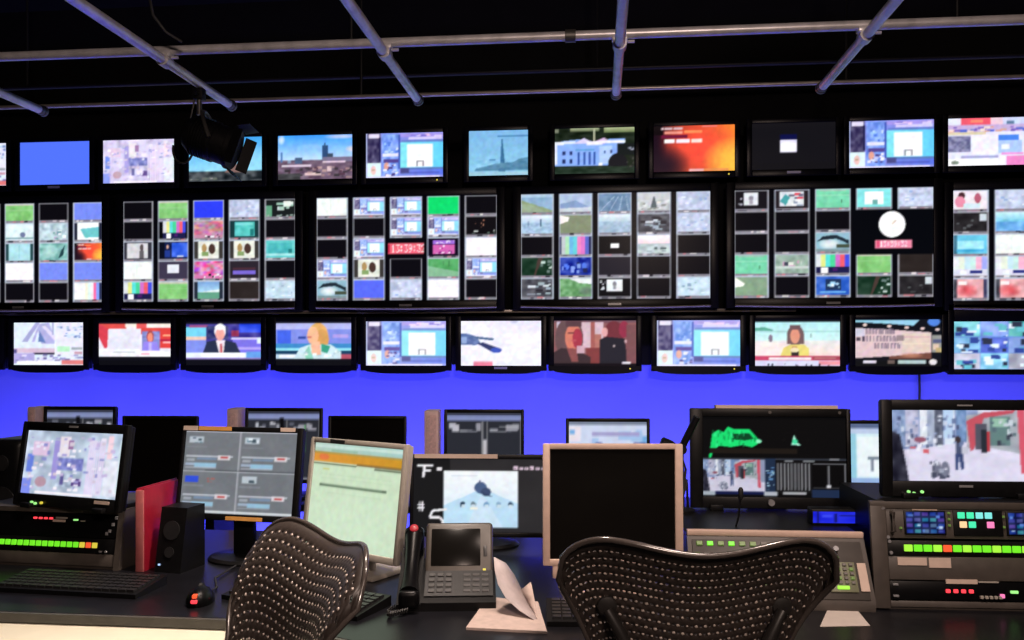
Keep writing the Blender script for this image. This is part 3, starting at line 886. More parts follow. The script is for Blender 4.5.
FACE = WALLY - .03                            # front of the black cladding

# ------------------------------------------------------------------ monitors on the wall
SY = 4.60


def chin(w, z0, sag, n=14):
    """outline of a bezel bottom that bulges down in the middle"""
    pts = [(-w / 2, z0 + .022), (w / 2, z0 + .022)]
    for i in range(n + 1):
        t = 1 - 2 * i / n
        pts.append((t * w / 2, z0 - sag * (1 - t ** 4) + (.008 if abs(t) > .99 else 0)))
    return pts


def wall_monitor(name, label, group, x0, x1, z0, z1, pic, bez, sag=0, led=None, lift=.86, y=SY, depth=.055, badge=False, cat='monitor', trim=None):
    l, r, t, b = bez
    w, h = x1 - x0, z1 - z0
    o = thing(name, label, cat, ((x0 + x1) / 2, y, z0 - b), 0, group)
    q = B()
    q.box(-w / 2 - l, -w / 2, -.008, .012, 0, h + b + t, bev=.003)
    q.box(w / 2, w / 2 + r, -.008, .012, 0, h + b + t, bev=.003)
    q.box(-w / 2, w / 2, -.008, .012, b + h, b + h + t, bev=.003)
    if sag:
        q.prism(chin(w + l + r - .004, b - .022, sag), -.010, .012)
    else:
        q.box(-w / 2, w / 2, -.008, .012, 0, b, bev=.003)
    q.box(-w / 2 - l + .006, w / 2 + r - .006, .012, depth, .006, h + b + t - .006, bev=.006)
    q.out('bezel', BLACKG, o)
    pic.lift = lift
    pic.grain = 0 if len(np.unique(pic.a.reshape(-1, 3), axis=0)) < 3 else 4
    screen(pic, w, h, o, (0, .002, b), gain=1.12)
    m = B()
    m.box(-.09, .09, depth, depth + .012, h / 2 + b - .07, h / 2 + b + .07)
    m.box(-.03, .03, depth + .012, FACE - y - .001, h / 2 + b - .05, h / 2 + b + .05)
    m.out('wall_bracket', BLACKM, o)
    if led:
        B().box(w / 2 - .035, w / 2 - .028, -.0115, -.008, b * .35, b * .35 + .007).out('status_light', led, o)
    if badge:
        B().box(-.035, .035, -.0112, -.008, b * .35, b * .35 + .012).out('maker_badge', SILVER, o)
    if trim:
        B().tube([(-w * .5, -.012, .012), (-w * .25, -.016, .006), (0, -.018, .004), (w * .25, -.016, .006), (w * .5, -.012, .012)], .006).out('chin_strip', trim, o)
    return o


TOPZ0, TOPZ1 = 2.356, 2.600
tb = (.028, .028, .024, .034)
TOPROW = [
    (-3.800, -3.375, p_bridge, 'wall monitor cut by the frame edge, left of the plain blue one', None),
    (-3.293, -2.870, lambda: Pic(60, 36, (66, 98, 248)), 'wall monitor filled with plain blue', None),
    (-2.790, -2.367, p_city, 'top wall monitor with pale lilac aerial city view', None),
    (-2.281, -1.856, p_coast, 'wall monitor with clear sky half hidden by the hanging spotlight', None),
    (-1.764, -1.341, p_skyline, 'wall monitor with city skyline and tower under blue sky', None),
    (-1.264, -.835, p_web, 'top wall monitor with browser page, between skyline and pale blue tower picture', YELB),
    (-.692, -.371, p_obelisk, 'narrow wall monitor with pale blue picture of a tall tower', None),
    (-.225, .198, p_mansion, 'wall monitor with white columned mansion among dark trees', None),
    (.300, .722, p_fire, 'wall monitor with red and orange glowing title card', YELB),
    (.811, 1.237, p_nearblack, 'nearly black wall monitor with one small white box', None),
    (1.305, 1.728, p_web, 'top wall monitor with browser page, right of the nearly black one', None),
    (1.797, 2.172, p_newspage, 'wall monitor with white news page and red banner', None),
]
for x0, x1, fn, lab, led in TOPROW:
    wall_monitor('wall_monitor', lab, 'top row of wall monitors', x0, x1, TOPZ0, TOPZ1, fn(), tb, 0, led, badge=x0 in (-3.293, .811))

MIDZ0, MIDZ1 = 1.682, 2.252
mb = (.044, .044, .042, .050)


def clock(p):
    p.rect(.600, .200, 1, .605, (2, 3, 5)).ell(.795, .335, .066, .118, (250, 250, 252)).line([(.795, .335), (.815, .30)], .008, (215, 190, 180))
    p.rect(.712, .475, .892, .55, (235, 125, 155)).rect(.72, .482, .735, .543, (215, 70, 110)).text(.735, .487, .05, '13:39:32', (255, 242, 250), .72)


MID = [
    (-3.799, [['road', 'web', 'pale', 'black', 'grass'], ['dark', 'black', 'black', 'white', 'dark'], ['grass', 'snowroom', 'tealpanel', 'white', 'black'],
              ['black', 'cityteal', 'tealmob', 'sky', 'black'], ['sky', 'slide', 'fire', 'sky', 'lbars']], None,
     'large multi-picture display cut by the frame, with three blue tiles'),
    (-2.669, [['black', 'black', 'person', 'page', 'bars'], ['grass', 'pbars', 'studio', 'window', 'grass'], ['deep', 'pink', 'people', 'magenta', 'beach'],
              ['pale', 'teal', 'people', 'purple', 'brown'], ['shapes', 'black', 'tealroom', 'black', 'bluish']], None,
     'large multi-picture display with pink and teal tiles, above the two news anchors'),
    (-1.543, [['page', 'black', 'black', 'web', 'eye'], ['web', 'black', 'web', 'people', 'blue'], ['web', 'web', 'time', 'black', 'pale'],
              ['green', 'web', 'titles', 'field', 'white'], ['black', 'specks', 'white', 'web', 'black']], None,
     'large multi-picture display with one bright green tile and a red clock strip'),
    (-.408, [['road', 'skyl', 'black', 'night', 'traffic'], ['road2', 'khaki', 'vbars', 'crowd', 'forest'], ['road3', 'haze', 'smallwin', 'dark', 'figure'],
             ['tower', 'traffic', 'horizon', 'black', 'black'], ['pale', 'pale', 'black', 'black', 'bluish']], None,
     'large multi-picture display with pale road camera tiles and striped colour bars'),
    (.722, [['port', 'black', 'black', 'pitch', 'olive'], ['graphic', 'black', 'black', 'street', 'black'], ['pitch', 'black', 'eye', 'bars', 'bluegfx'],
            ['cyanwin', None, None, 'grass', 'night'], ['pale', None, None, 'brown', 'darkset']], clock,
     'large multi-picture display with a round white clock face'),
    (1.822, [['family', 'darkset', 'cyan', 'pastel', 'redfolk'], ['pale', 'bluecyan', 'page', 'pastel', 'redfolk'], ['web', 'cyan', 'pale', 'bluish', 'teal'],
             ['pale', 'web', 'cyan', 'pastel', 'page'], ['web', 'pale', 'family', 'cyan', 'pale']], None,
     'large multi-picture display cut by the frame beside the white clock display'),
]
for x0, cols, sp, lab in MID:
    zo = -.02 if x0 > 1.8 else 0
    wall_monitor('multiview_display', lab, 'row of large multi-picture displays', x0, x0 + 1.003, MIDZ0 + zo, MIDZ1 + zo, multiview(cols, special=sp), mb,
                 0, None, depth=.08, cat='display', trim=RAILM, badge=True)

BOTZ0, BOTZ1 = 1.326, 1.568
bb = (.030, .030, .026, .028)
BOTROW = [
    (-3.846, -3.418, p_web, 'bottom wall monitor cut by the frame, left of the bridge picture', None),
    (-3.331, -2.907, p_bridge, 'bottom wall monitor with grey bridge graphic and headlines', None),
    (-2.816, -2.387, p_rednews, 'bottom wall monitor with red and white news bulletin', None),
    (-2.298, -1.862, p_anchor, 'bottom wall monitor with white-haired newsreader in dark suit', None),
    (-1.776, -1.347, p_blonde, 'bottom wall monitor with blonde presenter against blue', None),
    (-1.264, -.819, p_web, 'bottom wall monitor with browser page, beside the blonde presenter', None),
    (-.736, -.300, p_helicopter, 'bottom wall monitor with blue shape on white sky', None),
    (-.230, .207, p_moviefaces, 'bottom wall monitor with two people in dim reddish film scene', YELB),
    (.317, .750, p_web, 'bottom wall monitor with browser page, between film scene and yellow-coated reporter', YELB),
    (.827, 1.259, p_reporter, 'bottom wall monitor with reporter in yellow coat', None),
    (1.336, 1.765, p_studiowall, 'bottom wall monitor with pink building front and lettering', None),
]
for x0, x1, fn, lab, led in BOTROW:
    wall_monitor('wall_monitor', lab, 'bottom row of wall monitors', x0, x1, BOTZ0, BOTZ1, fn(), bb, .022, led, .66 if fn is p_web else .80, badge=x0 in (-.736,))
wall_monitor('wall_monitor', 'bottom wall display with three rows of small blue pictures, cut by the frame', 'bottom row of wall monitors',
             1.826, 2.50, 1.312, 1.556, p_grid3(), (.03, .03, .09, .028), 0)

# support rails between the rows
rail = thing('mounting_rail', 'long aluminium rail fixed below the large multi-picture displays', 'rail', (-1.75, FACE - .05, 1.622))
B().box(-2.8, 2.8, -.022, .022, -.008, .010, bev=.003).out('rail_bar', RAILM, rail)
for x in (-2.5, -1.25, 0, 1.25, 2.5):
    B().box(x - .02, x + .02, .022, .049, -.012, .012).out('rail_bracket', BLACKM, rail)

hc = B().tube([(1.705, 4.74, 1.328), (1.706, 4.735, 1.2), (1.703, 4.735, 1.05), (1.706, 4.735, .9), (1.70, 4.735, .4), (1.7, 4.735, .006)], .006).out('hanging_cable', RUBBER)
tag(hc, 'thin black cable hanging down the blue wall', 'cable')

# blue wash batten on the floor behind the back desk
bt = thing('light_batten', 'long blue wash light batten on the floor below the blue wall', 'light', (-.6, 4.02, 0))
B().box(-3.5, 3.5, -.06, .06, 0, .055, bev=.006).out('batten_housing', BLACKM, bt)
for x in (-3.2, -1.6, 0, 1.6, 3.2):
    B().box(x - .03, x + .03, -.075, .075, 0, .02).out('foot', BLACKM, bt)
B().box(-3.45, 3.45, -.03, .03, .055, .062).out('lens', glow('blue_led_lens', (.1, .12, 1), 1.5), bt)

# ------------------------------------------------------------------ the lighting grid under the ceiling
ZX, ZY = 2.597, 2.558
RP = .0195


def xpipe(Y, z, x0, x1, r, m, label, hangers=(), joint=()):
    o = thing('grid_pipe', label, 'pipe', ((x0 + x1) / 2, Y, z), 0, 'ceiling pipe grid')
    xc = (x0 + x1) / 2
    B().cyl((x0 - xc, 0, 0), (x1 - xc, 0, 0), r, 20).out('pipe_barrel', m, o)
    for x in hangers:
        B().cyl((x - xc, 0, r * .8), (x - xc, 0, 3.399 - z), .006, 8).out('hanger_rod', BLACKM, o)
    for x in joint:
        B().cyl((x - xc - .02, 0, 0), (x - xc + .02, 0, 0), r + .006, 20).out('sleeve', STEELD, o)
    return o


xpipe(3.245, ZX, -4.58, 3.58, .0180, STEEL, 'bright steel pipe running across the ceiling nearest the viewer', (-3.2, -.95, 1.3, 3), (-.10,))
xpipe(3.92, ZX, -4.58, 3.58, .0095, RAILM, 'thin dull pipe across the ceiling where the lengthwise pipes end', (-3.4, -1.1, 1.1, 2.8))
xpipe(4.25, 2.80, -4.58, 3.58, .012, BLACKM, 'dark thin pipe close above the wall of monitors', (-3, 0, 2.5))
YP = [((52, 115), 'lengthwise steel pipe at the far left, cut by the frame'), ((235, 108), 'lengthwise steel pipe that carries the spotlight'),
      ((418, 100), 'lengthwise steel pipe ending above the browser page monitor'), ((616, 95), 'lengthwise steel pipe ending above the mansion picture'),
      ((818, 92), 'lengthwise steel pipe ending above the nearly black monitor')]
PX = []
for (px, py), lab in YP:
    p = onz(px, py, ZY)
    PX.append(p.x)
    o = thing('grid_pipe', lab, 'pipe', (p.x, 0, ZY), 0, 'ceiling pipe grid')
    B().cyl((0, -1.95, 0), (0, 3.86, 0), RP, 20).out('pipe_barrel', STEEL, o)
    B().cyl((0, 3.86, 0), (0, 3.875, 0), RP + .006, 20).cyl((0, 3.835, 0), (0, 3.86, 0), RP + .003, 20).out('end_cap', STEELD, o)
    for Y in (3.245,):
        q = B()
        q.cyl((0, Y - .025, 0), (0, Y + .025, 0), RP + .007, 20)
        q.box(-.03, .03, Y - .02, Y + .02, .012, .03, bev=.004)
        q.cyl((.03, Y, .01), (.055, Y, .01), .006, 8)
        q.out('pipe_clamp', STEEL, o)

# stage spotlight
sp0 = onz(197, 84, ZY)
spot = thing('stage_spotlight', 'black stage spotlight hanging from a ceiling pipe', 'spotlight', (PX[1], sp0.y, ZY - RP))
B().box(-.022, .022, -.02, .02, -.05, -.001, bev=.003).cyl((0, -.04, -.03), (0, .04, -.03), .008, 10).out('hook_clamp', BLACKM, spot)
B().cyl((0, 0, -.03), (0, 0, -.115), .011, 12).out('hanger_stem', STEELD, spot)
ctr = Vector((.075, 0, -.235))
axis = Vector((.93, .12, -.33)).normalized()
Mx = Matrix.Translation(ctr) @ axis.to_track_quat('Z', 'Y').to_matrix().to_4x4()
side = axis.cross(Vector((0, 0, 1))).normalized()
upv = side.cross(axis).normalized()
yk = []
for a in np.linspace(-90, 90, 13):
    yk.append(ctr + side * (.094 * math.sin(R(a))) + Vector((0, 0, 1)) * (.132 * math.cos(R(a))) + Vector((-.05, 0, 0)) * math.cos(R(a)))
B().tube(yk, .009, 8).out('yoke', STEELD, spot)
B().lathe([(.03, -.135), (.062, -.128), (.080, -.10), (.084, -.02), (.089, -.015), (.089, .0), (.084, .005), (.084, .06), (.094, .065), (.094, .085), (.07, .086)], 24, Mx).out('lamp_body', BLACKM, spot)
fins = B()
for k in range(6):
    fins.lathe([(.083, -.092 + k * .012), (.089, -.091 + k * .012), (.089, -.088 + k * .012), (.083, -.087 + k * .012)], 20, Mx)
fins.out('cooling_fins', BLACKM, spot)
for k, (L, off) in enumerate(((.055, 0), (.05, 90), (.055, 180), (.05, 270))):
    Md = Mx @ Matrix.Rotation(R(off), 4, 'Z') @ Matrix.Translation((0, .088, .085)) @ Matrix.Rotation(R(-28), 4, 'X')
    B().box(-.075, .075, -.0015, .0015, 0, L, Md).out('barn_door', BLACKM, spot)
loop = [ctr - axis * .15 + Vector((.0, 0, -.02)) + Vector((.045 * math.sin(t), 0, -.06 + .06 * math.cos(t))) for t in np.linspace(0, 2 * math.pi * .8, 18)]
B().tube(loop, .005, 6).out('lamp_cable', RUBBER, spot)
B().tube([(0, .0, -.02), (-.03, .01, -.06), (-.05, .01, -.15), ctr - axis * .14 + upv * .03], .004, 6).out('safety_wire', STEELD, spot)
cb = B().tube([W(150, 0, 3.2), W(153, 15, 3.22), W(166, 32, 3.25), W(182, 42, 3.28)], .006).out('overhead_cable', RUBBER)
cb.parent = spot
cb.matrix_parent_inverse = Matrix.Translation(-spot.location)

# ceiling work lights behind the viewer's head (lamp housings of the warm lights; the aisle one is added)
for nm, loc, sx, sy, lab in (('work_lamp', (.75, 1.55, 2.82), .36, .36, 'warm ceiling lamp above the desk'), ('work_lamp', (.55, -1.0, 2.88), .5, .34, 'warm ceiling lamp behind the near chair'), ('work_lamp', (-.40, 2.15, 2.82), .32, .32, 'added warm lamp aimed at the cream shelf')):
    o = thing(nm, lab, 'lamp', loc)
    B().box(-sx / 2, sx / 2, -sy / 2, sy / 2, .012, .07, bev=.01).out('lamp_housing', BLACKM, o)
    B().cyl((0, 0, .06), (0, 0, 3.399 - loc[2]), .01, 10).out('drop_rod', BLACKM, o)

# ------------------------------------------------------------------ desks
def arc_front():
    pts = []
    a, b = D(225, 615.5), D(262, 619)
    pts.append((-3.6, 2.04))
    pts.append((a.x, 2.04))
    for t in np.linspace(0, 1, 10)[1:]:
        s = t * t * (3 - 2 * t)
        pts.append((a.x + t * .62, 2.04 - s * .20))
    pts.append((2.7, 1.84))
    return pts


fr = arc_front()
desk = thing('control_desk', 'long black control desk with grey edge band', 'desk', (0, 0, 0))
B().prism(fr + [(2.7, 3.05), (-3.6, 3.05)], DZ - .022, DZ, 'z').out('desk_top', DESKM, desk)
eb = B()
for (xa, ya), (xb, yb) in zip(fr, fr[1:]):
    eb.prism([(xa, ya - .012), (xb, yb - .012), (xb, yb - .0005), (xa, ya - .0005)], DZ - .024, DZ - .001, 'z')
eb.out('edge_band', EDGEM, desk)
for x in (-3.5, -1.9, -.12, 1.3, 2.6):
    B().box(x - .02, x + .02, 2.15, 2.95, 0, DZ - .022).out('support_panel', BLACKM, desk)
B().box(-3.48, 2.58, 2.9, 2.93, .2, DZ - .022).out('modesty_panel', BLACKM, desk)

shelf = thing('pull_out_shelf', 'cream laminate shelf in front of the black desk edge', 'shelf', (0, 0, 0))
e = D(365, 637)
pts = [(-3.45, 1.86), (-1.0, 1.86), (e.x - .13, 1.83), (e.x - .02, 1.87), (e.x, 1.95), (e.x - .02, 2.13), (-3.45, 2.13)]
B().prism(pts, .688, .7125, 'z').out('shelf_board', CREAM, shelf)
for x in (-3.3, -2.2, -1.2, e.x - .12):
    B().box(x - .015, x + .015, 2.06, 2.12, .7125, DZ - .0225).out('shelf_hanger', BLACKM, shelf)

bdesk = thing('rear_desk', 'black rear desk carrying the back row of screens', 'desk', (0, 0, 0))
B().box(-3.6, 2.7, 3.58, 3.95, DZ - .03, DZ, bev=.004).out('desk_top', DESKM, bdesk)
for x in (-3.4, -1.7, 0, 1.6, 2.6):
    B().box(x - .02, x + .02, 3.62, 3.9, 0, DZ - .03).out('leg', BLACKM, bdesk)


# ------------------------------------------------------------------ desk monitors
def desk_monitor(name, label, loc, yaw, w, h, bez, lean, pic=None, bm=BLACKP, stand='round', depth=.05, group=None, zfoot=DZ, led=None, cat='monitor', gain=1.0):
    """loc = middle of the lower front edge of the head"""
    l, r, t, b = bez
    lift = loc[2] - zfoot
    o = thing(name, label, cat, (loc[0], loc[1], zfoot), yaw, group)
    hl, hr = (0, 0, lift), (R(-lean), 0, 0)
    q = B()
    q.box(-w / 2, -w / 2 + l, -.006, .014, 0, h, bev=.004)
    q.box(w / 2 - r, w / 2, -.006, .014, 0, h, bev=.004)
    q.box(-w / 2 + l * .9, w / 2 - r * .9, -.006, .014, h - t, h, bev=.003)
    q.box(-w / 2 + l * .9, w / 2 - r * .9, -.006, .014, 0, b, bev=.003)
    q.box(-w / 2 + .004, w / 2 - .004, .013, .03, .004, h - .004, bev=.004)
    q.box(-w / 2 + .05, w / 2 - .05, .028, depth, .04, h - .04, bev=.012)
    q.out('housing', bm, o, hl, hr)
    sw, sh = w - l - r, h - t - b
    sx = (l - r) / 2
    if pic:
        pic.grain = 2
        s = screen(pic, sw, sh, o, None, None, gain=gain)
        Mh = Matrix.Translation(hl) @ Matrix.Rotation(R(-lean), 4, 'X')
        s.location = Mh @ Vector((sx, .002, b))
        s.rotation_euler = hr
    else:
        B().box(sx - sw / 2, sx + sw / 2, .002, .010, b, b + sh).out('screen', OFFSCR, o, hl, hr)
    if led:
        B().box(w / 2 - .05, w / 2 - .044, -.0075, -.0055, b * .4, b * .4 + .006).out('power_light', led, o, hl, hr)
    if stand == 'round':
        B().box(-.035, .035, .045, .075, .006, lift + h * .45, bev=.008).out('stand_neck', bm if bm is not SILVER else BLACKP, o)
        B().lathe([(.125, 0), (.125, .006), (.115, .014), (.05, .020), (.045, .021)], 28, Matrix.Translation((0, .07, 0)) @ Matrix.Scale(.8, 4, (0, 1, 0))).out('stand_base', bm if bm is not SILVER else BLACKG, o)
    elif stand == 'foot':
        B().box(-.05, .05, .04, .075, .006, lift + h * .4, bev=.008).out('stand_neck', bm, o)
        B().box(-.10, .10, .0, .15, 0, .016, bev=.005).out('stand_base', bm, o)
    elif stand == 'feet':
        B().box(-.06, .06, .04, .07, .004, lift + h * .4, bev=.004).out('stand_neck', bm, o)
        for sx_ in (-1, 1):
            B().box(sx_ * w * .34 - .02, sx_ * w * .34 + .02, -.02, .14, 0, max(.006, lift + .012), bev=.002).out('foot', bm, o)
    o['_head'] = lift
    return o


def on_head(o, lean, b, name, m, dy=0):
    """a part fixed on the monitor head"""
    lift = o['_head']
    return b.out(name, m, o, (0, 0, lift), (R(-lean), 0, 0))


def p_vu(kind=0):
    p = Pic(60, 44, (42, 44, 52))
    p.rect(0, 0, 1, .12, (60, 62, 72)).rect(0, .05, 1, .13, (130, 140, 185)).rect(.0, .02, .98, .05, (40, 42, 60))
    p.rect(.47, .14, .49, 1, (130, 130, 135)).rect(.53, .14, .55, 1, (120, 120, 125)).rect(.98, .1, 1, 1, (120, 120, 125))
    for x0, x1 in ((.02, .46), (.57, .97)):
        p.bits(x0, .15, x1, .28, 9, [(150, 150, 160), (90, 92, 105), (185, 185, 195)], .1, .09)
    if kind:
        p.rect(.49, .4, .53, .62, (190, 190, 195)).rect(.7, .2, .95, .22, (190, 190, 195))
    else:
        p.rect(.44, .1, .5, .4, (12, 12, 16)).rect(.78, .2, .8, .6, (80, 160, 90)).rect(.3, .2, .4, .9, (75, 76, 84))
    p.rect(.0, .97, 1, 1, (130, 130, 140))
    return p


def p_rowlit():
    p = Pic(60, 44, (205, 215, 240))
    p.rect(0, 0, 1, .06, (120, 130, 150)).rect(0, .08, .16, .3, (235, 225, 235)).bits(.0, .1, 1, .6, 24, [(120, 175, 225), (240, 245, 255), (165, 195, 235), (110, 120, 170)], .14, .12).rect(.3, .16, .9, .22, (165, 160, 205))
    return p


def p_tablepage():
    p = Pic(60, 44, (215, 240, 248))
    p.rect(0, 0, 1, .08, (90, 105, 140)).rect(0, .08, 1, .16, (190, 205, 235)).rect(0, .16, .14, 1, (150, 205, 225)).rect(.16, .2, .9, .8, (238, 248, 252))
    p.rect(.3, .5, .62, .54, (120, 135, 150)).rect(.34, .54, .38, .72, (130, 140, 155)).rect(.55, .54, .59, .72, (130, 140, 155)).rect(0, .82, 1, .95, (150, 180, 225))
    return p


def p_panel4():
    p = Pic(104, 78, (116, 120, 126))
    p.noise(0, 0, 1, 1, 4, 9, 7)
    for c in range(2):
        for r in range(2):
            x, y = c * .5, .03 + r * .47
            if (c, r) == (0, 1):
                p.rect(x + .03, y + .05, x + .15, y + .13, (50, 80, 215)).bits(x + .18, y + .06, x + .3, y + .12, 5, [(165, 100, 95)], .03, .02)
            else:
                p.rect(x + .04, y + .04, x + .17, y + .12, (185, 195, 205)).bits(x + .05, y + .045, x + .16, y + .115, 6, [(70, 85, 95), (225, 235, 240), (110, 140, 155)], .05, .03)
            p.rect(x + .02, y + .16, x + .2, y + .17, (135, 140, 150))
            p.rect(x + .02, y + .27, x + .44, y + .29, (190, 195, 205)).rect(x + .12, y + .295, x + .3, y + .325, (120, 140, 165)).rect(x + .03, y + .31, x + .1, y + .34, (160, 165, 175))
            p.rect(x + .31, y + .265, x + .42, y + .32, (215, 210, 215)).rect(x + .33, y + .28, x + .4, y + .305, (190, 95, 95))
            p.rect(x + .02, y + .36, x + .12, y + .39, (160, 175, 195)).rect(x + .1, y + .36, x + .3, y + .41, (150, 190, 215)).rect(x + .02, y + .415, x + .3, y + .425, (175, 180, 190))
    p.rect(.49, 0, .505, 1, (170, 172, 180)).rect(0, .485, 1, .497, (165, 168, 176)).rect(.2, .475, 1, .482, (50, 52, 58))
    p.rect(0, .96, 1, .985, (215, 220, 225)).rect(0, 0, 1, .015, (205, 205, 215))
    return p


def p_mailpage():
    p = Pic(96, 80, (205, 226, 196))
    p.hg(0, 0, 1, .09, (180, 205, 190), (165, 205, 200)).rect(0, .02, 1, .05, (200, 225, 215)).rect(.2, .06, .5, .08, (150, 185, 165))
    p.rect(0, .09, 1, .105, (175, 150, 80)).hg(0, .105, 1, .19, (222, 150, 60), (205, 150, 45)).ell(.12, .14, .06, .03, (230, 110, 75), .7).rect(.5, .18, 1, .2, (130, 105, 60)).rect(0, .2, .5, .215, (95, 105, 85)).rect(.7, .205, 1, .225, (105, 115, 95))
    p.rect(.12, .25, .2, .26, (205, 205, 120)).rect(.1, .3, .9, .305, (190, 215, 185)).rect(.1, .345, .9, .35, (192, 216, 187))
    p.rect(.1, .4, .85, .425, (95, 115, 95)).rect(.12, .405, .8, .415, (150, 170, 145))
    p.rect(.2, .48, .8, .485, (190, 212, 182)).blob(.5, .8, .6, .4, (212, 234, 208), .5)
    return p


def p_projection():
    p = Pic(118, 66, (46, 44, 46))
    p.noise(0, 0, 1, 1, 3, 9, 6).rect(0, 0, .27, 1, (24, 24, 26))
    x0, y0, x1, y1 = .225, .17, .765, .93
    q = Pic(70, 52, (232, 243, 252))
    q.vg(0, 0, 1, .4, (246, 250, 254), (236, 244, 252)).poly([(0, .62), (.45, .35), (.6, .35), (1, .58), (1, 1), (0, 1)], (190, 224, 246)).poly([(.3, 1), (.5, .45), (.55, .45), (.8, 1)], (205, 228, 246))
    q.ell(.5, .3, .085, .1, (75, 95, 135)).ell(.57, .37, .07, .07, (60, 75, 110)).rect(.48, .16, .5, .24, (90, 100, 130)).poly([(.5, .36), (.66, .45), (.55, .44)], (50, 65, 95))
    for cx, c in ((.26, (40, 60, 80)), (.4, (110, 130, 140)), (.58, (120, 160, 200)), (.74, (140, 175, 205)), (.9, (70, 90, 115))):
        q.ell(cx, .6, .035, .05, c).rect(cx - .02, .6, cx + .03, .65, (205, 225, 235))
    q.rect(.36, .64, .46, .68, (245, 245, 225)).rect(.1, .08, .45, .1, (215, 225, 235)).noise(0, 0, 1, 1, 4, 9, 7)
    p.sub(x0, y0, x1, y1, q)
    wt = (242, 240, 245)
    p.rect(.03, .08, .15, .115, wt).line([(.085, .1), (.075, .26)], .02, wt).rect(.075, .155, .13, .185, wt).rect(.175, .12, .21, .165, wt)
    p.text(.035, .58, .14, '#', wt, .9)
    p.line([(.25, .69), (.145, .71), (.125, .80), (.20, .80), (.225, .86), (.20, .93), (.12, .94)], .018, wt)
    for k, (a, b) in enumerate(((.735, .765), (.775, .805), (.815, .845), (.85, .88), (.895, .925), (.935, .965), (.97, .995))):
        p.rect(a, .115 if k % 3 else .10, b, .155, (228, 205, 222)).rect(a + .008, .125, a + .014, .145, (130, 105, 125))
    return p


def p_street(w=100, h=56, dim=1.0):
    p = Pic(w, h, (215, 215, 235))
    p.rect(0, 0, .6, .55, (150, 165, 205)).noise(0, 0, .6, .6, 40, 10, 8)
    for x, ww, c in ((0, .1, (140, 160, 200)), (.1, .09, (190, 190, 215)), (.3, .06, (95, 100, 120)), (.37, .07, (225, 235, 250)), (.45, .07, (120, 150, 195)), (.2, .05, (235, 240, 250))):
        p.rect(x, 0, x + ww, .5, c).noise(x, 0, x + ww, .5, 25, 4, 9)
    p.rect(.36, 0, .43, .4, (190, 215, 245)).rect(.25, .0, .3, .8, (160, 170, 195)).noise(.25, 0, .3, .8, 30, 2, 9)
    p.poly([(0, .6), (.5, .45), (1, .6), (1, 1), (0, 1)], (222, 218, 240)).noise(0, .55, 1, 1, 7, 8, 5)
    p.poly([(.52, .08), (.75, .02), (1, 0), (1, .72), (.86, .6), (.6, .5), (.52, .55)], (175, 180, 190))
    p.noise(.52, 0, 1, .6, 22, 8, 8).poly([(.52, .16), (.64, .04), (.86, 0), (.84, .05), (.64, .12), (.57, .55), (.545, .58)], (200, 85, 100)).rect(.58, .2, .66, .55, (85, 85, 100)).rect(.62, .28, .66, .6, (40, 45, 55)).rect(.68, .1, .82, .5, (100, 130, 130)).rect(.70, .12, .8, .24, (150, 190, 170)).rect(.66, .3, .68, .58, (195, 60, 70))
    p.bits(.66, .08, .86, .5, 16, [(90, 110, 120), (175, 200, 190), (60, 65, 80), (205, 215, 225)], .03, .07).poly([(.87, 0), (.92, 0), (.93, .88), (.89, .88)], (215, 90, 110)).rect(.93, 0, 1, .7, (150, 160, 190))
    p.ell(.46, .42, .02, .05, (60, 50, 55)).rect(.443, .46, .487, .64, (75, 85, 115)).poly([(.44, .62), (.465, .62), (.46, .84), (.44, .84)], (60, 75, 120)).poly([(.465, .62), (.495, .62), (.5, .82), (.48, .84)], (55, 70, 115)).rect(.49, .52, .53, .62, (200, 200, 215))
    p.bits(0, .02, .5, .52, 60, [(110, 125, 165), (205, 215, 235), (150, 165, 205), (230, 235, 248), (80, 90, 125)], .025, .06)
    p.ell(.2, .42, .04, .04, (150, 90, 110)).ell(.31, .82, .03, .12, (70, 75, 95), .7).ell(.37, .84, .03, .12, (75, 80, 100), .7).bits(.25, .68, .4, .96, 16, [(70, 75, 95), (160, 165, 185), (220, 220, 235)], .03, .06)
    p.poly([(0, .3), (.06, .35), (.1, .75), (.12, 1), (0, 1)], (45, 45, 60)).noise(0, .3, .12, 1, 30, 4, 8).bits(.12, .48, .26, .62, 8, [(215, 100, 110), (240, 240, 250), (95, 100, 130)], .04, .05)
    if dim != 1:
        p.a *= dim
    return p


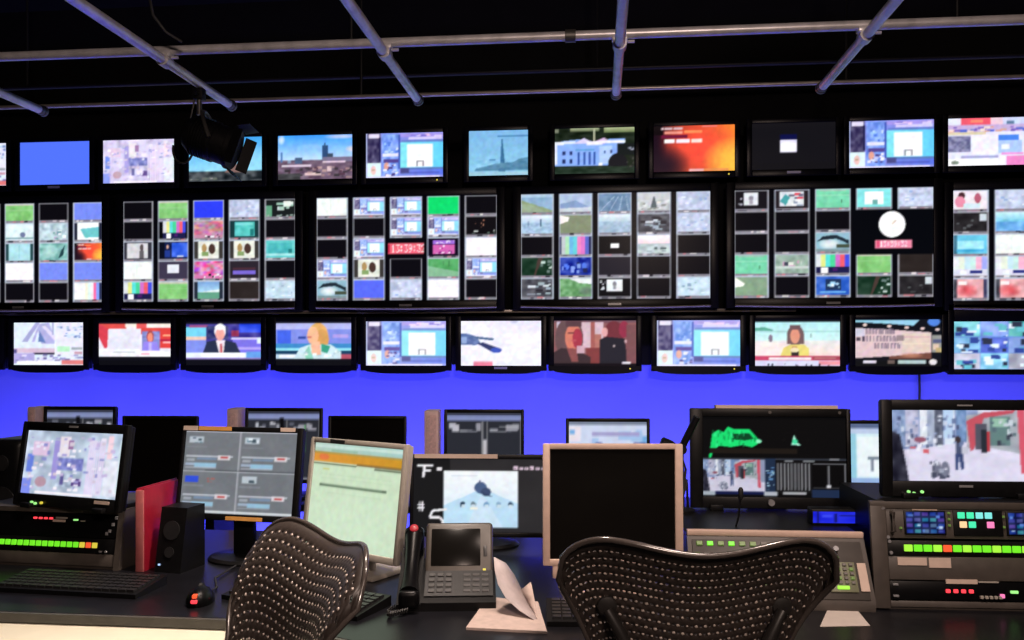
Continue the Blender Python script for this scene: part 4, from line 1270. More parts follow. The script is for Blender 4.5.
def p_scope():
    p = Pic(118, 78, (8, 8, 10))
    g = (25, 225, 115)
    # waveform on the left, vector spot on the right
    p.poly([(.055, .40), (.07, .22), (.11, .17), (.15, .20), (.18, .13), (.22, .16), (.33, .16), (.37, .24), (.40, .30), (.385, .35), (.35, .385), (.28, .36), (.2, .385), (.12, .37), (.08, .42), (.06, .52), (.045, .52)], g)
    p.poly([(.22, .22), (.33, .21), (.36, .28), (.30, .30), (.22, .29)], (8, 70, 38)).ell(.395, .31, .02, .025, (150, 250, 200))
    for i in range(30):
        x = .07 + RNG.random() * .3
        y = .17 + RNG.random() * .17
        p.rect(x, y, x + .006, y + .05, (12, 120, 64) if i % 3 else (60, 245, 150))
    p.poly([(.64, .22), (.66, .32), (.69, .36), (.62, .35)], (175, 250, 225)).ell(.645, .31, .02, .03, (70, 220, 160))
    for a in range(0, 360, 45):
        p.rect(.65 + .085 * math.cos(R(a)), .29 + .13 * math.sin(R(a)), .655 + .085 * math.cos(R(a)), .297 + .13 * math.sin(R(a)), (45, 40, 35))
    p.rect(.05, .40, .66, .46, (30, 24, 20)).rect(0, .52, 1, .54, (55, 60, 70))
    p.sub(.0, .54, .435, .93, p_street(52, 30, .92))
    p.rect(.435, .52, .51, .97, (30, 45, 70)).bits(.44, .54, .5, .92, 16, [(95, 140, 190), (20, 30, 50), (160, 195, 215)], .03, .02)
    p.rect(.51, .56, .76, .94, (20, 20, 22))
    for i in range(10):
        p.rect(.52 + i * .024, .58, .528 + i * .024, .91, (150, 150, 155)).rect(.532 + i * .024, .58, .536 + i * .024, .88, (85, 85, 90))
    p.rect(.76, .58, 1, .9, (6, 6, 8)).rect(.87, .6, .88, .86, (120, 120, 125)).rect(.765, .58, 1, .59, (110, 110, 115)).rect(.765, .87, 1, .88, (110, 110, 115)).rect(.985, .58, .995, .88, (110, 110, 115))
    p.rect(.86, .84, .89, .88, (205, 205, 210)).rect(.57, .545, .63, .56, (190, 195, 200)).rect(.7, .545, .78, .56, (190, 195, 200)).rect(.88, .52, .95, .53, (185, 185, 190))
    p.rect(0, .93, .43, .97, (18, 26, 70)).rect(0, .93, .09, .98, (165, 175, 185)).rect(.43, .93, .52, .98, (175, 180, 190)).rect(.56, .93, .72, .96, (170, 172, 176)).rect(.76, .9, 1, 1, (30, 45, 75))
    return p


# --- left rack with its video monitor
def rack(name, label, loc, yaw, w, h, depth, lean, dark=False):
    o = thing(name, label, 'equipment rack', loc, yaw)
    k = math.tan(R(lean))
    sd = [(0, 0), (h * k, h), (depth, h), (depth, 0)]
    for x in (-w / 2, w / 2 - .018):
        B().prism([(y + (.012 if dark and y < depth else 0), z) for y, z in sd], x, x + .018, 'x').out('side_panel', BLACKP if dark else RACKM, o)
        if dark:
            sx_ = x - .022 if x < 0 else x
            B().box(sx_, sx_ + .040, -.002, .012, .004, h / math.cos(R(lean)) - .002, bev=.002).out('front_stile', RACKM, o, None, (R(-lean), 0, 0))
    B().box(-w / 2 + .018, w / 2 - .018, h * k - .002, depth, h - .014, h).out('top_panel', BLACKP if dark else RACKM, o)
    if dark:
        B().box(-w / 2 - .022, w / 2 + .022, -.004, .014, h - .020, h - .001, bev=.002).out('front_lip', RACKM, o, (0, h * k - .0, 0))
    B().box(-w / 2 + .018, w / 2 - .018, depth - .01, depth, 0, h - .014).out('rear_panel', RACKM, o)
    B().box(-w / 2 + .018, w / 2 - .018, .012, depth - .01, 0, .010).out('bottom_panel', RACKM, o)
    return o, R(-lean)


LR = D(118, 571)
yawL = R(-4)
wL, hL = .50, .178
rL, ln = rack('rack_console', 'low grey rack console with green button row at the left desk end', (LR.x - math.cos(yawL) * wL / 2, LR.y - math.sin(yawL) * wL / 2, DZ), yawL, wL, hL, .34, 10)


def panel(o, ln, x0, x1, z0, z1, name, m, y=.0):
    p = B().box(x0, x1, .004 + y, .016 + y, z0, z1, bev=.0015).out(name, m, o, (0, 0, 0), (ln, 0, 0))
    return p


def on_panel(p, b, name, m):
    return b.out(name, m, p)


_bcache = {}


def button(parent, x, z, sx, sz, m, name='button', y=-.002):
    key = (sx, sz, m.name, y)
    if key not in _bcache:
        q = B().box(-sx / 2, sx / 2, y, .006, -sz / 2, sz / 2, bev=.0012, seg=1)
        _bcache[key] = q.out(name, m, parent, (x, 0, z))
        return _bcache[key]
    o = _bcache[key].copy()
    COL.objects.link(o)
    o.parent = parent
    o.name = name
    o.location = (x, 0, z)
    return o


KP = 2.60 / 855


def lx(px):
    return wL / 2 + (px - 120) * KP


p1 = panel(rL, ln, -wL / 2 + .02, wL / 2 - .02, .094, .166, 'meter_unit', BLACKG)
for i in range(4):
    button(p1, lx(21 + i * 6), .148, .010, .006, REDL, 'led')
on_panel(p1, B().box(lx(41), lx(55), .002, .008, .138, .145), 'paper_label', TAPE)
on_panel(p1, B().box(lx(44), lx(57), .002, .008, .148, .153), 'paper_label', BEIGEG)
button(p1, lx(67), .146, .014, .005, GRNL, 'led')
button(p1, lx(75), .143, .014, .004, BEIGEG, 'led')
for px, z in ((112, .156), (109, .136), (106, .116), (103, .108)):
    button(p1, lx(px), z, .008, .010, SILVER, 'rack_screw')
p2 = panel(rL, ln, -wL / 2 + .02, wL / 2 - .02, .048, .092, 'button_unit', BLACKP)
for i in range(17):
    px = 91 - i * 7.0
    m = YELB if i in (0, 2) else (REDB if i == 1 else GREENB)
    button(p2, lx(px), .072, .015, .016, m)
for px in (98, 104):
    button(p2, lx(px), .054, .008, .006, SILVER, 'rack_screw')
p3 = panel(rL, ln, -wL / 2 + .02, wL / 2 - .02, .010, .046, 'blank_unit', RACKM)


def knobs(o, lean, spec, m_default=SILVER):
    for x, z, m in spec:
        on_head(o, lean, B().cyl((x, -.012, z), (x, -.004, z), .004, 10), 'front_knob', m)


t = W(65, 510, 2.62)
tvL = desk_monitor('video_monitor', 'black video monitor with pale aerial city picture on low rack', (t.x, t.y, DZ + hL + .002), R(-15), .432, .262, (.020, .020, .028, .038), 9,
                   p_city(96, 54, (190, 205, 225)), BLACKP, 'feet', .055, 'broadcast monitors on racks', DZ + hL + .0005)
on_head(tvL, 9, B().box(-.018, .018, -.0075, -.005, .247, .253), 'maker_badge', SILVER)
on_head(tvL, 9, B().box(.12, .178, -.008, -.005, .022, .032), 'paper_label', TAPE)
knobs(tvL, 9, [(-.13, .012, GRNL), (-.115, .009, GRNL), (-.09, .012, YELB)])


# --- keyboards
def keyboard(label, loc, yaw, rows=6, cols=17, w=.44, dp=.15):
    o = thing('keyboard', label, 'keyboard', loc, yaw, 'desk keyboards')
    q = B()
    q.prism([(-dp / 2, 0), (dp / 2, 0), (dp / 2, .026), (-dp / 2, .012)], -w / 2, w / 2, 'x')
    q.out('keyboard_case', BLACKP, o)
    k = B()
    for r in range(rows):
        for c in range(cols):
            x = -w / 2 + .012 + (c + .5) * (w - .024) / cols
            y = -dp / 2 + .012 + (r + .5) * (dp - .024) / rows
            z = .012 + (y + dp / 2) / dp * .014
            s = (w - .024) / cols * .42
            k.box(x - s, x + s, y - s * .9, y + s * .9, z - .002, z + .006)
    kk = k.out('keys', KEYM, o)
    kk['kind'] = 'stuff'
    return o


keyboard('black keyboard on the desk before the low rack console', (D(84, 586).x, D(84, 586).y - .02, DZ + .0005), R(-4))
keyboard('black keyboard partly hidden behind the perforated chair by the tilted beige monitor', (D(330, 592).x - .035, D(330, 592).y - .10, DZ + .0005), R(-20))
keyboard('black keyboard under the dark beige-framed screen, beside the papers', (D(612, 602).x + .055, D(612, 602).y - .13, DZ + .0005), R(4))

# --- red binder, speaker
bp = D(138, 572)
bd = thing('ring_binder', 'red ring binder standing upright beside the low rack', 'binder', (bp.x + .004, bp.y, DZ), R(-3))
B().box(-.013, .013, 0, .006, 0, .245, bev=.002).out('spine', REDE, bd)
B().box(.009, .013, .006, .225, 0, .250, bev=.001).out('cover', REDM, bd)
B().box(-.013, -.009, .006, .225, 0, .250, bev=.001).out('cover', REDM, bd)
B().box(-.0085, .0085, .03, .215, .006, .235).out('paper_block', PAPER, bd)

s0 = D(167, 573)
spk = thing('desk_speaker', 'small black desktop speaker beside the red binder', 'speaker', (s0.x, s0.y, DZ), R(-10))
B().prism([(0, 0), (.035, .19), (.12, .19), (.12, 0)], -.045, .045, 'x').out('cabinet', BLACKP, spk)
lnS = math.atan(.035 / .19)
B().cyl((0, -.003, .125), (0, .003, .125), .028, 24).out('woofer', DARKG, spk, None, (-lnS, 0, 0))
B().cyl((0, -.003, .06), (0, .003, .06), .016, 20).out('tweeter', DARKG, spk, None, (-lnS, 0, 0))
B().box(-.032, -.027, -.004, 0, .02, .025).out('power_light', glow('blue_led', (.4, .6, 1), 1.2), spk, None, (-lnS, 0, 0))

s1 = W(2, 505, 3.08)
spk2 = thing('studio_speaker', 'black rounded speaker behind the video monitor, cut by the frame edge', 'speaker', (s1.x, s1.y, DZ), R(-6))
B().box(-.075, .075, 0, .2, 0, .345, bev=.03, seg=4).out('cabinet', BLACKP, spk2)
B().cyl((0, -.004, .12), (0, .003, .12), .055, 24).out('woofer', DARKG, spk2)
B().cyl((0, -.004, .26), (0, .003, .26), .028, 24).out('tweeter', DARKG, spk2)

# --- quad panel monitor and mouse
t = W(235, 521, 2.66)
m2 = desk_monitor('desk_monitor', 'black monitor with four grey panels, orange tape on its top edge', (t.x, t.y, t.z), R(-7), .420, .292, (.012, .020, .016, .020), 9, p_panel4(), BLACKP, 'round', .055)
on_head(m2, 9, B().box(-.204, -.154, -.0075, -.005, .278, .292), 'paper_label', TAPE)
on_head(m2, 9, B().box(-.150, -.034, -.0075, -.005, .279, .292), 'tape_strip', TAPEO)
on_head(m2, 9, B().box(.135, .185, -.0075, -.005, .280, .292), 'paper_label', TAPE)
on_head(m2, 9, B().box(-.03, .095, -.0075, -.005, .002, .014), 'tape_strip', TAPEO)
on_head(m2, 9, B().box(-.204, -.150, -.0075, -.005, .002, .016), 'paper_label', TAPE)

mo = D(201, 602)
mouse = thing('computer_mouse', 'black computer mouse glowing red on the desk', 'mouse', (mo.x, mo.y, DZ), R(8))
q = B()
r_ = bmesh.ops.create_uvsphere(q.bm, u_segments=20, v_segments=12, radius=1)
for v in q.bm.verts:
    v.co = Vector((v.co.x * .034 * (1 - .12 * v.co.y), v.co.y * .058, max(0, v.co.z * .040 + .004 - .006 * v.co.y)))
q.out('shell', BLACKG, mouse)
B().cyl((-.004, -.0, .042), (.004, -.0, .042), .008, 14).out('scroll_wheel', RUBBER, mouse)
B().box(-.008, .008, -.060, -.048, .012, .021, bev=.002).out('red_light', REDL, mouse)
B().box(-.006, .006, -.056, -.040, .024, .034, bev=.002).out('red_light', REDB, mouse)
B().box(.026, .030, -.028, .0, .012, .018).out('red_light', glow('dim_red', (.25, .0, .01), 1), mouse)
B().tube([(0, .055, .008), (.005, .12, .006), (-.03, .22, .006), (-.01, .36, .006)], .003, 6).out('mouse_cable', RUBBER, mouse)

# --- beige monitor with bright page, turned left
t = W(347, 557, 2.50)
m3 = desk_monitor('desk_monitor', 'grey-beige monitor with pale green page and orange bar, turned aside', (t.x, t.y, t.z), R(-29), .396, .340, (.016, .016, .016, .020), 8, p_mailpage(), BEIGEG, 'foot', .036)
on_head(m3, 8, B().box(-.11, -.05, -.0078, -.005, .326, .337), 'maker_badge', DARKG)

# --- wide dark monitor with the projected picture
t = W(481, 537, 2.86)
m4 = desk_monitor('desk_monitor', 'wide black monitor with white picture and handwritten marks', (t.x, t.y, t.z), R(3), .482, .275, (.012, .012, .016, .016), 3, p_projection(), BLACKP, 'round', .05)
on_head(m4, 3, B().box(-.225, .055, -.0085, -.005, .262, .276), 'tape_strip', TAPE)

# --- beige monitor, dark screen
t = W(613, 566, 2.30)
m5 = desk_monitor('desk_monitor', 'beige-framed monitor with dark screen behind the near chair', (t.x, t.y, t.z), R(5), .378, .328, (.020, .022, .015, .018), 2, None, BEIGE, None, .06)
B().box(-.045, .045, .035, .075, .016, .2, bev=.006).out('stand_neck', BEIGE, m5)
B().box(-.13, .13, -.02, .16, 0, .018, bev=.006).out('stand_base', BEIGE, m5)
B().box(-.163, -.128, -.004, .03, .050, .090, bev=.004).out('side_bracket', BEIGE, m5)

# --- phone
f0 = D(455, 609)
ph = thing('desk_phone', 'black desk telephone with large tilted grey-framed display and handset', 'telephone', (f0.x, f0.y, DZ), R(8))
B().prism([(-.02, 0), (.17, 0), (.17, .09), (.12, .085), (-.02, .022)], -.088, .105, 'x').out('phone_body', BLACKP, ph)
dl = R(-34)
dsp = B().box(-.083, .100, -.004, .022, 0, .160, bev=.010, seg=3).out('display_frame', mat('phone_grey', (.062, .053, .045), .4, noise=.1, nscale=50), ph, (0, .085, .055), (dl, 0, 0))
B().box(-.068, .066, -.0055, .002, .034, .140, bev=.002).out('display_glass', OFFSCR, dsp)
B().box(.072, .080, -.006, .0, .018, .026, bev=.001).out('key_light', YELB, dsp)
B().box(.074, .084, -.006, .0, .06, .09, bev=.002).out('side_key', DARKG, dsp)
q = math.atan2(.063, .14)
kp = B().box(-.080, .098, -.004, .003, 0, .10).out('keypad_plate', DARKG, ph, (0, .0, .031), (-(math.pi / 2 - q), 0, 0))
for r in range(4):
    for c in range(3):
        button(kp, -.062 + c * .022, .018 + r * .021, .016, .012, mat('phone_key', (.05, .05, .05), .4, noise=.1), 'key', -.008)
for r in range(4):
    for c in range(3):
        button(kp, .030 + c * .024, .018 + r * .021, .018, .010, mat('phone_key', (.05, .05, .05), .4), 'key', -.007)
hs = B()
hp = [Vector((-.116, -.02, .045)), Vector((-.116, .02, .062)), Vector((-.116, .08, .098)), Vector((-.116, .14, .140)), Vector((-.116, .175, .160))]
hs.tube(hp, [.026, .021, .018, .021, .027], 14)
hs.box(-.142, -.090, -.045, .005, .012, .058, bev=.012, seg=3)
hs.box(-.142, -.090, .150, .200, .110, .175, bev=.014, seg=3)
hset = hs.out('handset', BLACKG, ph)
B().lathe([(.012, 0), (.011, .005), (.006, .008)], 14, Matrix.Translation((-.116, .155, .176)) @ Matrix.Rotation(R(35), 4, 'X')).out('message_light', glow('dim_red_lamp', (.40, .02, .03), .9), hset)
B().prism([(-.02, 0), (.19, 0), (.19, .115), (.12, .075), (-.02, .018)], -.150, -.0885, 'x').out('handset_cradle', BLACKP, ph)
coil = []
for k in range(160):
    t_ = k / 159
    ax = Vector((-.116 - .05 * math.sin(t_ * 2.6), -.045 - .05 * math.sin(t_ * 3.1) + .05 * t_, .012))
    coil.append(ax + Vector((.0, .006 * math.cos(k * .9), .006 * math.sin(k * .9))))
B().tube(coil, .0018, 5).out('coiled_cord', RUBBER, ph)

# --- papers
def sheet(label, corners, thick, m, group=None):
    cs = [D(*c) for c in corners]
    cx = sum((c.x for c in cs)) / 4
    cy = sum((c.y for c in cs)) / 4
    q = B().prism([(c.x - cx, c.y - cy) for c in cs], 0, thick, 'z')
    o = q.out('paper_sheet', m, None, (cx, cy, DZ + .0003))
    return tag(o, label, 'paper', group)


sheet('pinkish printed papers lying flat in front of the telephone', [(466, 630), (547, 634), (538, 604), (488, 599)], .006, PAPER)
sheet('white paper sheet lying on the desk beside the near chair', [(820, 627), (870, 626), (856, 609), (828, 609)], .001, PAPERW)
lf = thing('folded_leaflet', 'folded leaflet standing half open on the flat papers', 'leaflet', tuple(D(528, 622)), 0)
lf.location.z = DZ + .0065
o0 = lf.location
d0 = (D(528, 620) - Vector((0, 0, 0))).dot(Vector((-SP, CP, 0)))


def leaf(rows, name, m):
    q = B()
    bm = q.bm
    ring = []
    for a, b in rows:
        ring.append((bm.verts.new(a - o0), bm.verts.new(b - o0)))
    for (a, b), (c, e2) in zip(ring, ring[1:]):
        bm.faces.new((a, b, e2, c))
    ob = q.out(name, m, lf, ang=80)
    md = ob.modifiers.new('thickness', 'SOLIDIFY')
    md.thickness = .0012
    return ob


def lp(px, py, dd):
    v = W(px, py, d0 + dd)
    v.z = max(v.z, DZ + .0072)
    return v


leaf([(lp(494, 557, .06), lp(506, 563, .12)), (lp(495, 570, .05), lp(514, 574, .11)), (lp(498, 584, .03), lp(522, 590, .09)),
      (lp(506, 598, .02), lp(529, 603, .06)), (lp(519, 610, .0), lp(535, 613, .02)), (lp(534, 621, -.02), lp(537, 619, -.015))], 'leaf', mat('pale_leaflet', (.46, .40, .40), .7, noise=.08, nscale=50))
leaf([(lp(521, 590, .09), lp(531, 582, .07)), (lp(527, 602, .06), lp(534, 596, .05)), (lp(534, 613, .02), lp(536, 609, .02)), (lp(537, 620, -.015), lp(537.5, 619, -.012))], 'leaf', PAPER)

# --- centre switcher console with scope monitor
c0 = D(783, 610)
wc, hc_ = .462, .170
con = thing('switcher_console', 'grey switcher console with keypad behind the near chair', 'console', (c0.x, c0.y, DZ), R(1))
slope = [(0, 0), (0, .025), (.10, hc_), (.50, hc_), (.50, 0)]
B().prism(slope, -wc / 2, wc / 2, 'x').out('console_body', RACKM, con)
B().box(-wc / 2, wc / 2, .112, .50, hc_, hc_ + .0004).out('top_mat', BLACKP, con)
B().box(-wc / 2 + .0, wc / 2, .095, .112, hc_ - .004, hc_ + .012, bev=.003).out('top_rail', BEIGE, con)
aS = math.atan2(.10, hc_ - .025)
cp = B().box(-wc / 2 + .012, wc / 2 - .012, -.004, .003, .004, .160, bev=.001).out('control_panel', mat('console_face', (.042, .036, .031), .5, noise=.15, nscale=30), con, (0, 0, .025), (-aS, 0, 0))
PK = 2.25 / 855
GRNK = mat('dim_green_key', (.10, .16, .05), .4, emit=(.10, .20, .03), es=.5)
DKK = mat('grey_key', (.12, .11, .10), .45, noise=.1)
for i in range(11):
    button(cp, -.20 + i * .028, .148, .016, .012, GREENB if i in (1, 3) else (GRNK if i < 6 else DKK), 'button', -.008)
for r in range(4):
    for c in range(11):
        button(cp, -.21 + c * .028, .030 + r * .028, .018, .016, DKK if (r + c) % 3 else GRNK, 'button', -.008)
kpd = B().box(.122, .192, -.009, -.003, .022, .102, bev=.002).out('keypad', mat('keypad_face', (.16, .17, .10), .5, noise=.1), cp)
for r in range(5):
    for c in range(4):
        button(cp, .133 + c * .016, .046 + r * .012, .010, .008, GRNK if (r * c) % 2 else DKK, 'key', -.013)
button(cp, .154, .033, .030, .009, LIMEB, 'key', -.013)
on_panel(cp, B().box(.198, .220, -.008, -.003, .025, .10), 'paper_label', TAPE)
for x in (.105, .128, .150):
    on_panel(cp, B().cyl((x, -.018, .135), (x, -.003, .135), .007, 12), 'knob', SILVER)

t = W(770.5, 517, 2.64)
scp = desk_monitor('scope_monitor', 'black waveform scope monitor with green trace above the console', (t.x, t.y, DZ + hc_ + .006), R(1), .488, .309, (.040, .014, .026, .036), 3, p_scope(), BLACKP, 'feet', .09, None, DZ + hc_ + .0005)
on_head(scp, 3, B().box(-.165, .205, -.008, .02, .309, .319), 'tape_strip', TAPE)
for x in (0, .21):
    on_head(scp, 3, B().cyl((x, -.008, .297), (x, -.005, .297), .005, 10), 'case_screw', STEELD)
on_head(scp, 3, B().cyl((0, -.018, .02), (0, -.005, .02), .010, 14), 'front_knob', SILVER)

bl = W(823, 530, 2.56)
mini = thing('blue_glow_panel', 'added blue glow panel below the scope monitor', 'display', (bl.x, bl.y - .15, DZ + hc_ + .0005), R(1))
B().box(-.070, .070, 0, .05, 0, .046, bev=.004).out('glow_panel_case', BLACKP, mini)
pb = Pic(30, 10, (30, 40, 225)).noise(0, 0, 1, 1, 15, 6, 3).rect(.1, 0, .14, 1, (10, 12, 70)).rect(.45, .2, .5, .9, (12, 15, 80)).rect(.2, .3, .4, .5, (60, 75, 245)).rect(.55, .3, .95, .4, (15, 20, 110))
screen(pb, .132, .032, mini, (0, -.0008, .007))  # made-up glowing panel standing in for an unexplained blue glow

# microphone on a thin stem
mb_ = W(734, 548, 2.40)
mic = thing('gooseneck_microphone', 'slim black gooseneck microphone standing before the scope monitor', 'microphone', (mb_.x, mb_.y, DZ + .131))
tp = W(740, 500, 2.40) - Vector((mb_.x, mb_.y, DZ + .131))
tp.y = .0
B().lathe([(.016, -.012), (.016, .008), (.008, .012)], 16).out('mic_base', BLACKM, mic)
B().tube([(0, 0, .01), (.004, 0, tp.z * .3), (.013, 0, tp.z * .6), tp], .0028, 8).out('gooseneck', BLACKM, mic)
B().tube([tp, tp + Vector((.001, -.002, .008)), tp + Vector((.001, -.004, .03)), tp + Vector((.001, -.005, .036))], [.004, .0075, .0075, .004], 10).out('mic_capsule', RUBBER, mic)

# folding lamp arm to the left of the scope monitor
a0 = D(686, 560)
a0 = Vector((W(682, 560, 2.62).x, W(682, 560, 2.62).y, DZ + hc_ + .0005))
arm = thing('lamp_arm', 'black jointed lamp arm leaning against the scope monitor', 'lamp', tuple(a0), 0)
j1 = W(681, 449, 2.60) - a0
j2 = W(697, 417, 2.58) - a0
B().lathe([(.04, 0), (.04, .008), (.012, .014)], 20).out('arm_base', BLACKM, arm)
B().tube([(0, 0, .01), j1], .008, 10).out('lower_arm', BLACKM, arm)
B().tube([j1, j2], .011, 10).out('upper_arm', BLACKM, arm)
B().cyl(j1 - Vector((0, .018, 0)), j1 + Vector((0, .018, 0)), .016, 16).out('joint', BLACKM, arm)
B().lathe([(.018, 0), (.03, .02), (.034, .05), (.028, .055)], 18, Matrix.Translation(j1 + Vector((-.012, 0, -.01))) @ Matrix.Rotation(R(-75), 4, 'Y')).out('lamp_head', BLACKM, arm)
B().tube([j1, j1 + Vector((.012, -.02, -.06)), j1 + Vector((.004, -.02, -.14)), (0.012, -.02, .1), (.02, .02, .004)], .004, 6).out('arm_cable', RUBBER, arm)

# --- right rack
RR = D(884, 610)
wR, hR = .50, .272
yawR = R(2)
rR, lnR = rack('rack_console', 'tall grey rack console with blue displays at the right desk end', (RR.x + math.cos(yawR) * wR / 2, RR.y + math.sin(yawR) * wR / 2, DZ), yawR, wR, hR, .36, 9, True)
KR = 2.235 / 855


def rx(px):
    return -wR / 2 + (px - 881) * KR


def rz(py):
    return (609 - py) * KR * 1.0


def rpanel(py0, py1, name, m, y=0):
    return panel(rR, lnR, -wR / 2 + .02, wR / 2 - .02, rz(py1), rz(py0), name, m, y)


u1 = rpanel(510, 540, 'router_unit', RACKM)


def lcd():
    p = Pic(40, 20, (16, 26, 70))
    for r in range(4):
        for c in range(5):
            p.rect(c / 5 + .02, r / 4 + .04, c / 5 + .17, r / 4 + .2, (30 + 25 * ((r + c) % 3), 60 + 25 * ((r * c) % 4), 150))
    return p.noise(0, 0, 1, 1, 30, 8, 4).bits(0, .05, 1, .9, 8, [(190, 215, 245), (90, 130, 210)], .12, .1)


for a, b in ((907, 944), (1005, 1042)):
    fr_ = on_panel(u1, B().box(rx(a) - .004, rx(b) + .004, -.001, .006, rz(535) - .003, rz(514) + .003, bev=.001), 'display_frame', BLACKP)
    screen(lcd(), rx(b) - rx(a), rz(514) - rz(535), u1, ((rx(a) + rx(b)) / 2, -.0016, rz(535)), None, 'display')
on_panel(u1, B().box(rx(914), rx(938), .001, .006, rz(512.5), rz(510.5)), 'paper_label', TAPE)
on_panel(u1, B().box(rx(953), rx(1000), .0, .006, rz(537), rz(512), bev=.001), 'button_block', BLACKP)
for i, m in enumerate((MINTB, MINTB, CYANB, CYANB)):
    button(u1, rx(960.5 + i * 8.7), rz(517), .018, .016, m)
for i, m in ((0, PEACHB), (1, MINTB), (3, PINKB)):
    button(u1, rx(962 + i * 8.7), rz(526), .018, .016, m)
for x, z in ((902, 530), (949, 515), (949, 521), (949, 527), (1001, 518), (1001, 528)):
    button(u1, rx(x), rz(z), .006, .006, GRNK, 'led')
hd = B().tube([(rx(893), -.002, rz(534)), (rx(893), -.02, rz(533)), (rx(893), -.02, rz(515)), (rx(893), -.002, rz(514))], .004, 8)
on_panel(u1, hd, 'rack_handle', RACKM)
u2 = rpanel(542, 557, 'button_unit', BLACKP)
for i in range(17):
    px = 908 + i * 9.4
    button(u2, rx(px), rz(549.3), .020, .017, REDB if i == 4 else (GREENB if i % 3 else LIMEB))
u3 = rpanel(557.5, 580, 'blank_unit', RACKM)
on_panel(u3, B().box(rx(897), rx(925), .0015, .006, rz(566), rz(558.5)), 'paper_label', TAPE)
on_panel(u3, B().box(rx(927), rx(948), .0015, .006, rz(568), rz(558.5)), 'paper_label', TAPE)
u4 = rpanel(581, 599, 'meter_unit', BLACKG)
on_panel(u4, B().box(rx(942), rx(972), .0015, .006, rz(583), rz(578.8)), 'paper_label', TAPE)
on_panel(u4, B().box(rx(973), rx(992), .0015, .006, rz(581.6), rz(580.2)), 'paper_label', BEIGEG)
for i in range(4):
    button(u4, rx(943.5 + i * 7.3), rz(590), .010, .009, REDL, 'led')
for i in range(5):
    button(u4, rx(975 + i * 4.4), rz(595.5), .008, .008, BEIGEG, 'led')
button(u4, rx(994.5), rz(594), .010, .010, PINKB, 'led')
button(u4, rx(1006), rz(590), .018, .007, GRNL, 'led')
for py in (584.5, 595.5):
    button(u4, rx(893.5), rz(py), .014, .006, SILVER, 'rack_screw')
u5 = rpanel(600, 606, 'vent_unit', RACKM)
for px, py in ((885.5, 511), (889, 539), (890, 543), (891, 554)):
    B().cyl((rx(px), -.002, rz(py)), (rx(px), .008, rz(py)), .0045, 10).out('rack_screw', SILVER, rR, None, (lnR, 0, 0))

t = W(965, 500, 2.27)
tvR = desk_monitor('video_monitor', 'black video monitor with street scene on tall rack', (t.x, t.y, DZ + hR + .003), R(3), .435, .258, (.030, .030, .028, .042), 2, p_street(), BLACKP, 'feet', .10, 'broadcast monitors on racks', DZ + hR + .0005)
on_head(tvR, 2, B().box(-.02, .02, -.0075, -.005, .241, .245), 'maker_badge', SILVER)
on_head(tvR, 2, B().box(-.018, .018, -.0075, -.005, .026, .032), 'maker_badge', SILVER)
knobs(tvR, 2, [(-.150, .014, GRNL), (-.136, .010, GRNL), (-.115, .014, GRNL), (-.165, .010, DARKG)])

# --- back row of screens on the rear desk
BY = 3.80


def back_row(px0, px1, pytop, label, pic, h=.335, lean=3, beige=None, wide=None):
    d_ = 3.80
    t = W((px0 + px1) / 2, pytop, d_)
    w = (px1 - px0) * d_ / FPX if not wide else wide
    top = t.z
    h = min(h, top - DZ - .03)
    o = desk_monitor('desk_monitor', label, (t.x, t.y, top - h), PHI * .6, w, h, (.014, .014, .016, .018), lean, pic, BLACKP, 'round', .05, 'screens on the rear desk')
    if beige:
        a, b, yt, lab = beige
        tb_ = W((a + b) / 2, yt, d_ - .03)
        ww = (b - a) * d_ / FPX - .016
        s = thing('desk_speaker', lab, 'speaker', (tb_.x - .010, tb_.y - .012, DZ), PHI * .6, 'beige speakers on the rear desk')
        hh = tb_.z - DZ
        B().box(-ww / 2, ww / 2, 0, .11, .012, hh, bev=.006).out('cabinet', BEIGEP, s)
        B().box(-ww / 2 + .01, ww / 2 - .01, -.004, .001, .05, hh - .02, bev=.002).out('grille', BEIGEP2, s)
        B().box(-ww / 2 + .002, ww / 2 - .002, -.01, .12, 0, .012, bev=.003).out('base', BEIGEP, s)
    return o


BEIGEP = mat('pinkish_beige_plastic', (.88, .64, .64), .5, noise=.08, nscale=40)
BEIGEP2 = mat('speaker_cloth', (.80, .56, .56), .9, noise=.15, nscale=120, bump=.2)
back_row(41, 115, 406.5, 'rear screen with grey audio meters above the low rack video monitor', p_vu(), beige=(29, 41, 407, 'beige speaker beside the rear screen at the far left'))
back_row(120, 197, 416, 'dark rear screen between the red binder and the four-panel monitor', None)
back_row(243.5, 322, 408, 'rear screen with grey audio meters behind the four-panel monitor', p_vu(), beige=(228, 243, 408.5, 'beige speaker behind the four-panel monitor'))
back_row(327, 406, 416, 'dark rear screen above the tilted beige monitor', None)
back_row(443.5, 524, 409.5, 'rear screen with two grey panels above the wide monitor', p_vu(1), beige=(425, 443, 410.5, 'beige speaker above the wide monitor'))
back_row(566, 650, 418.5, 'lit rear screen peeping over the dark beige-framed monitor', p_rowlit())
back_row(845, 921, 420.5, 'lit rear screen between the scope and the street-scene monitor', p_tablepage())


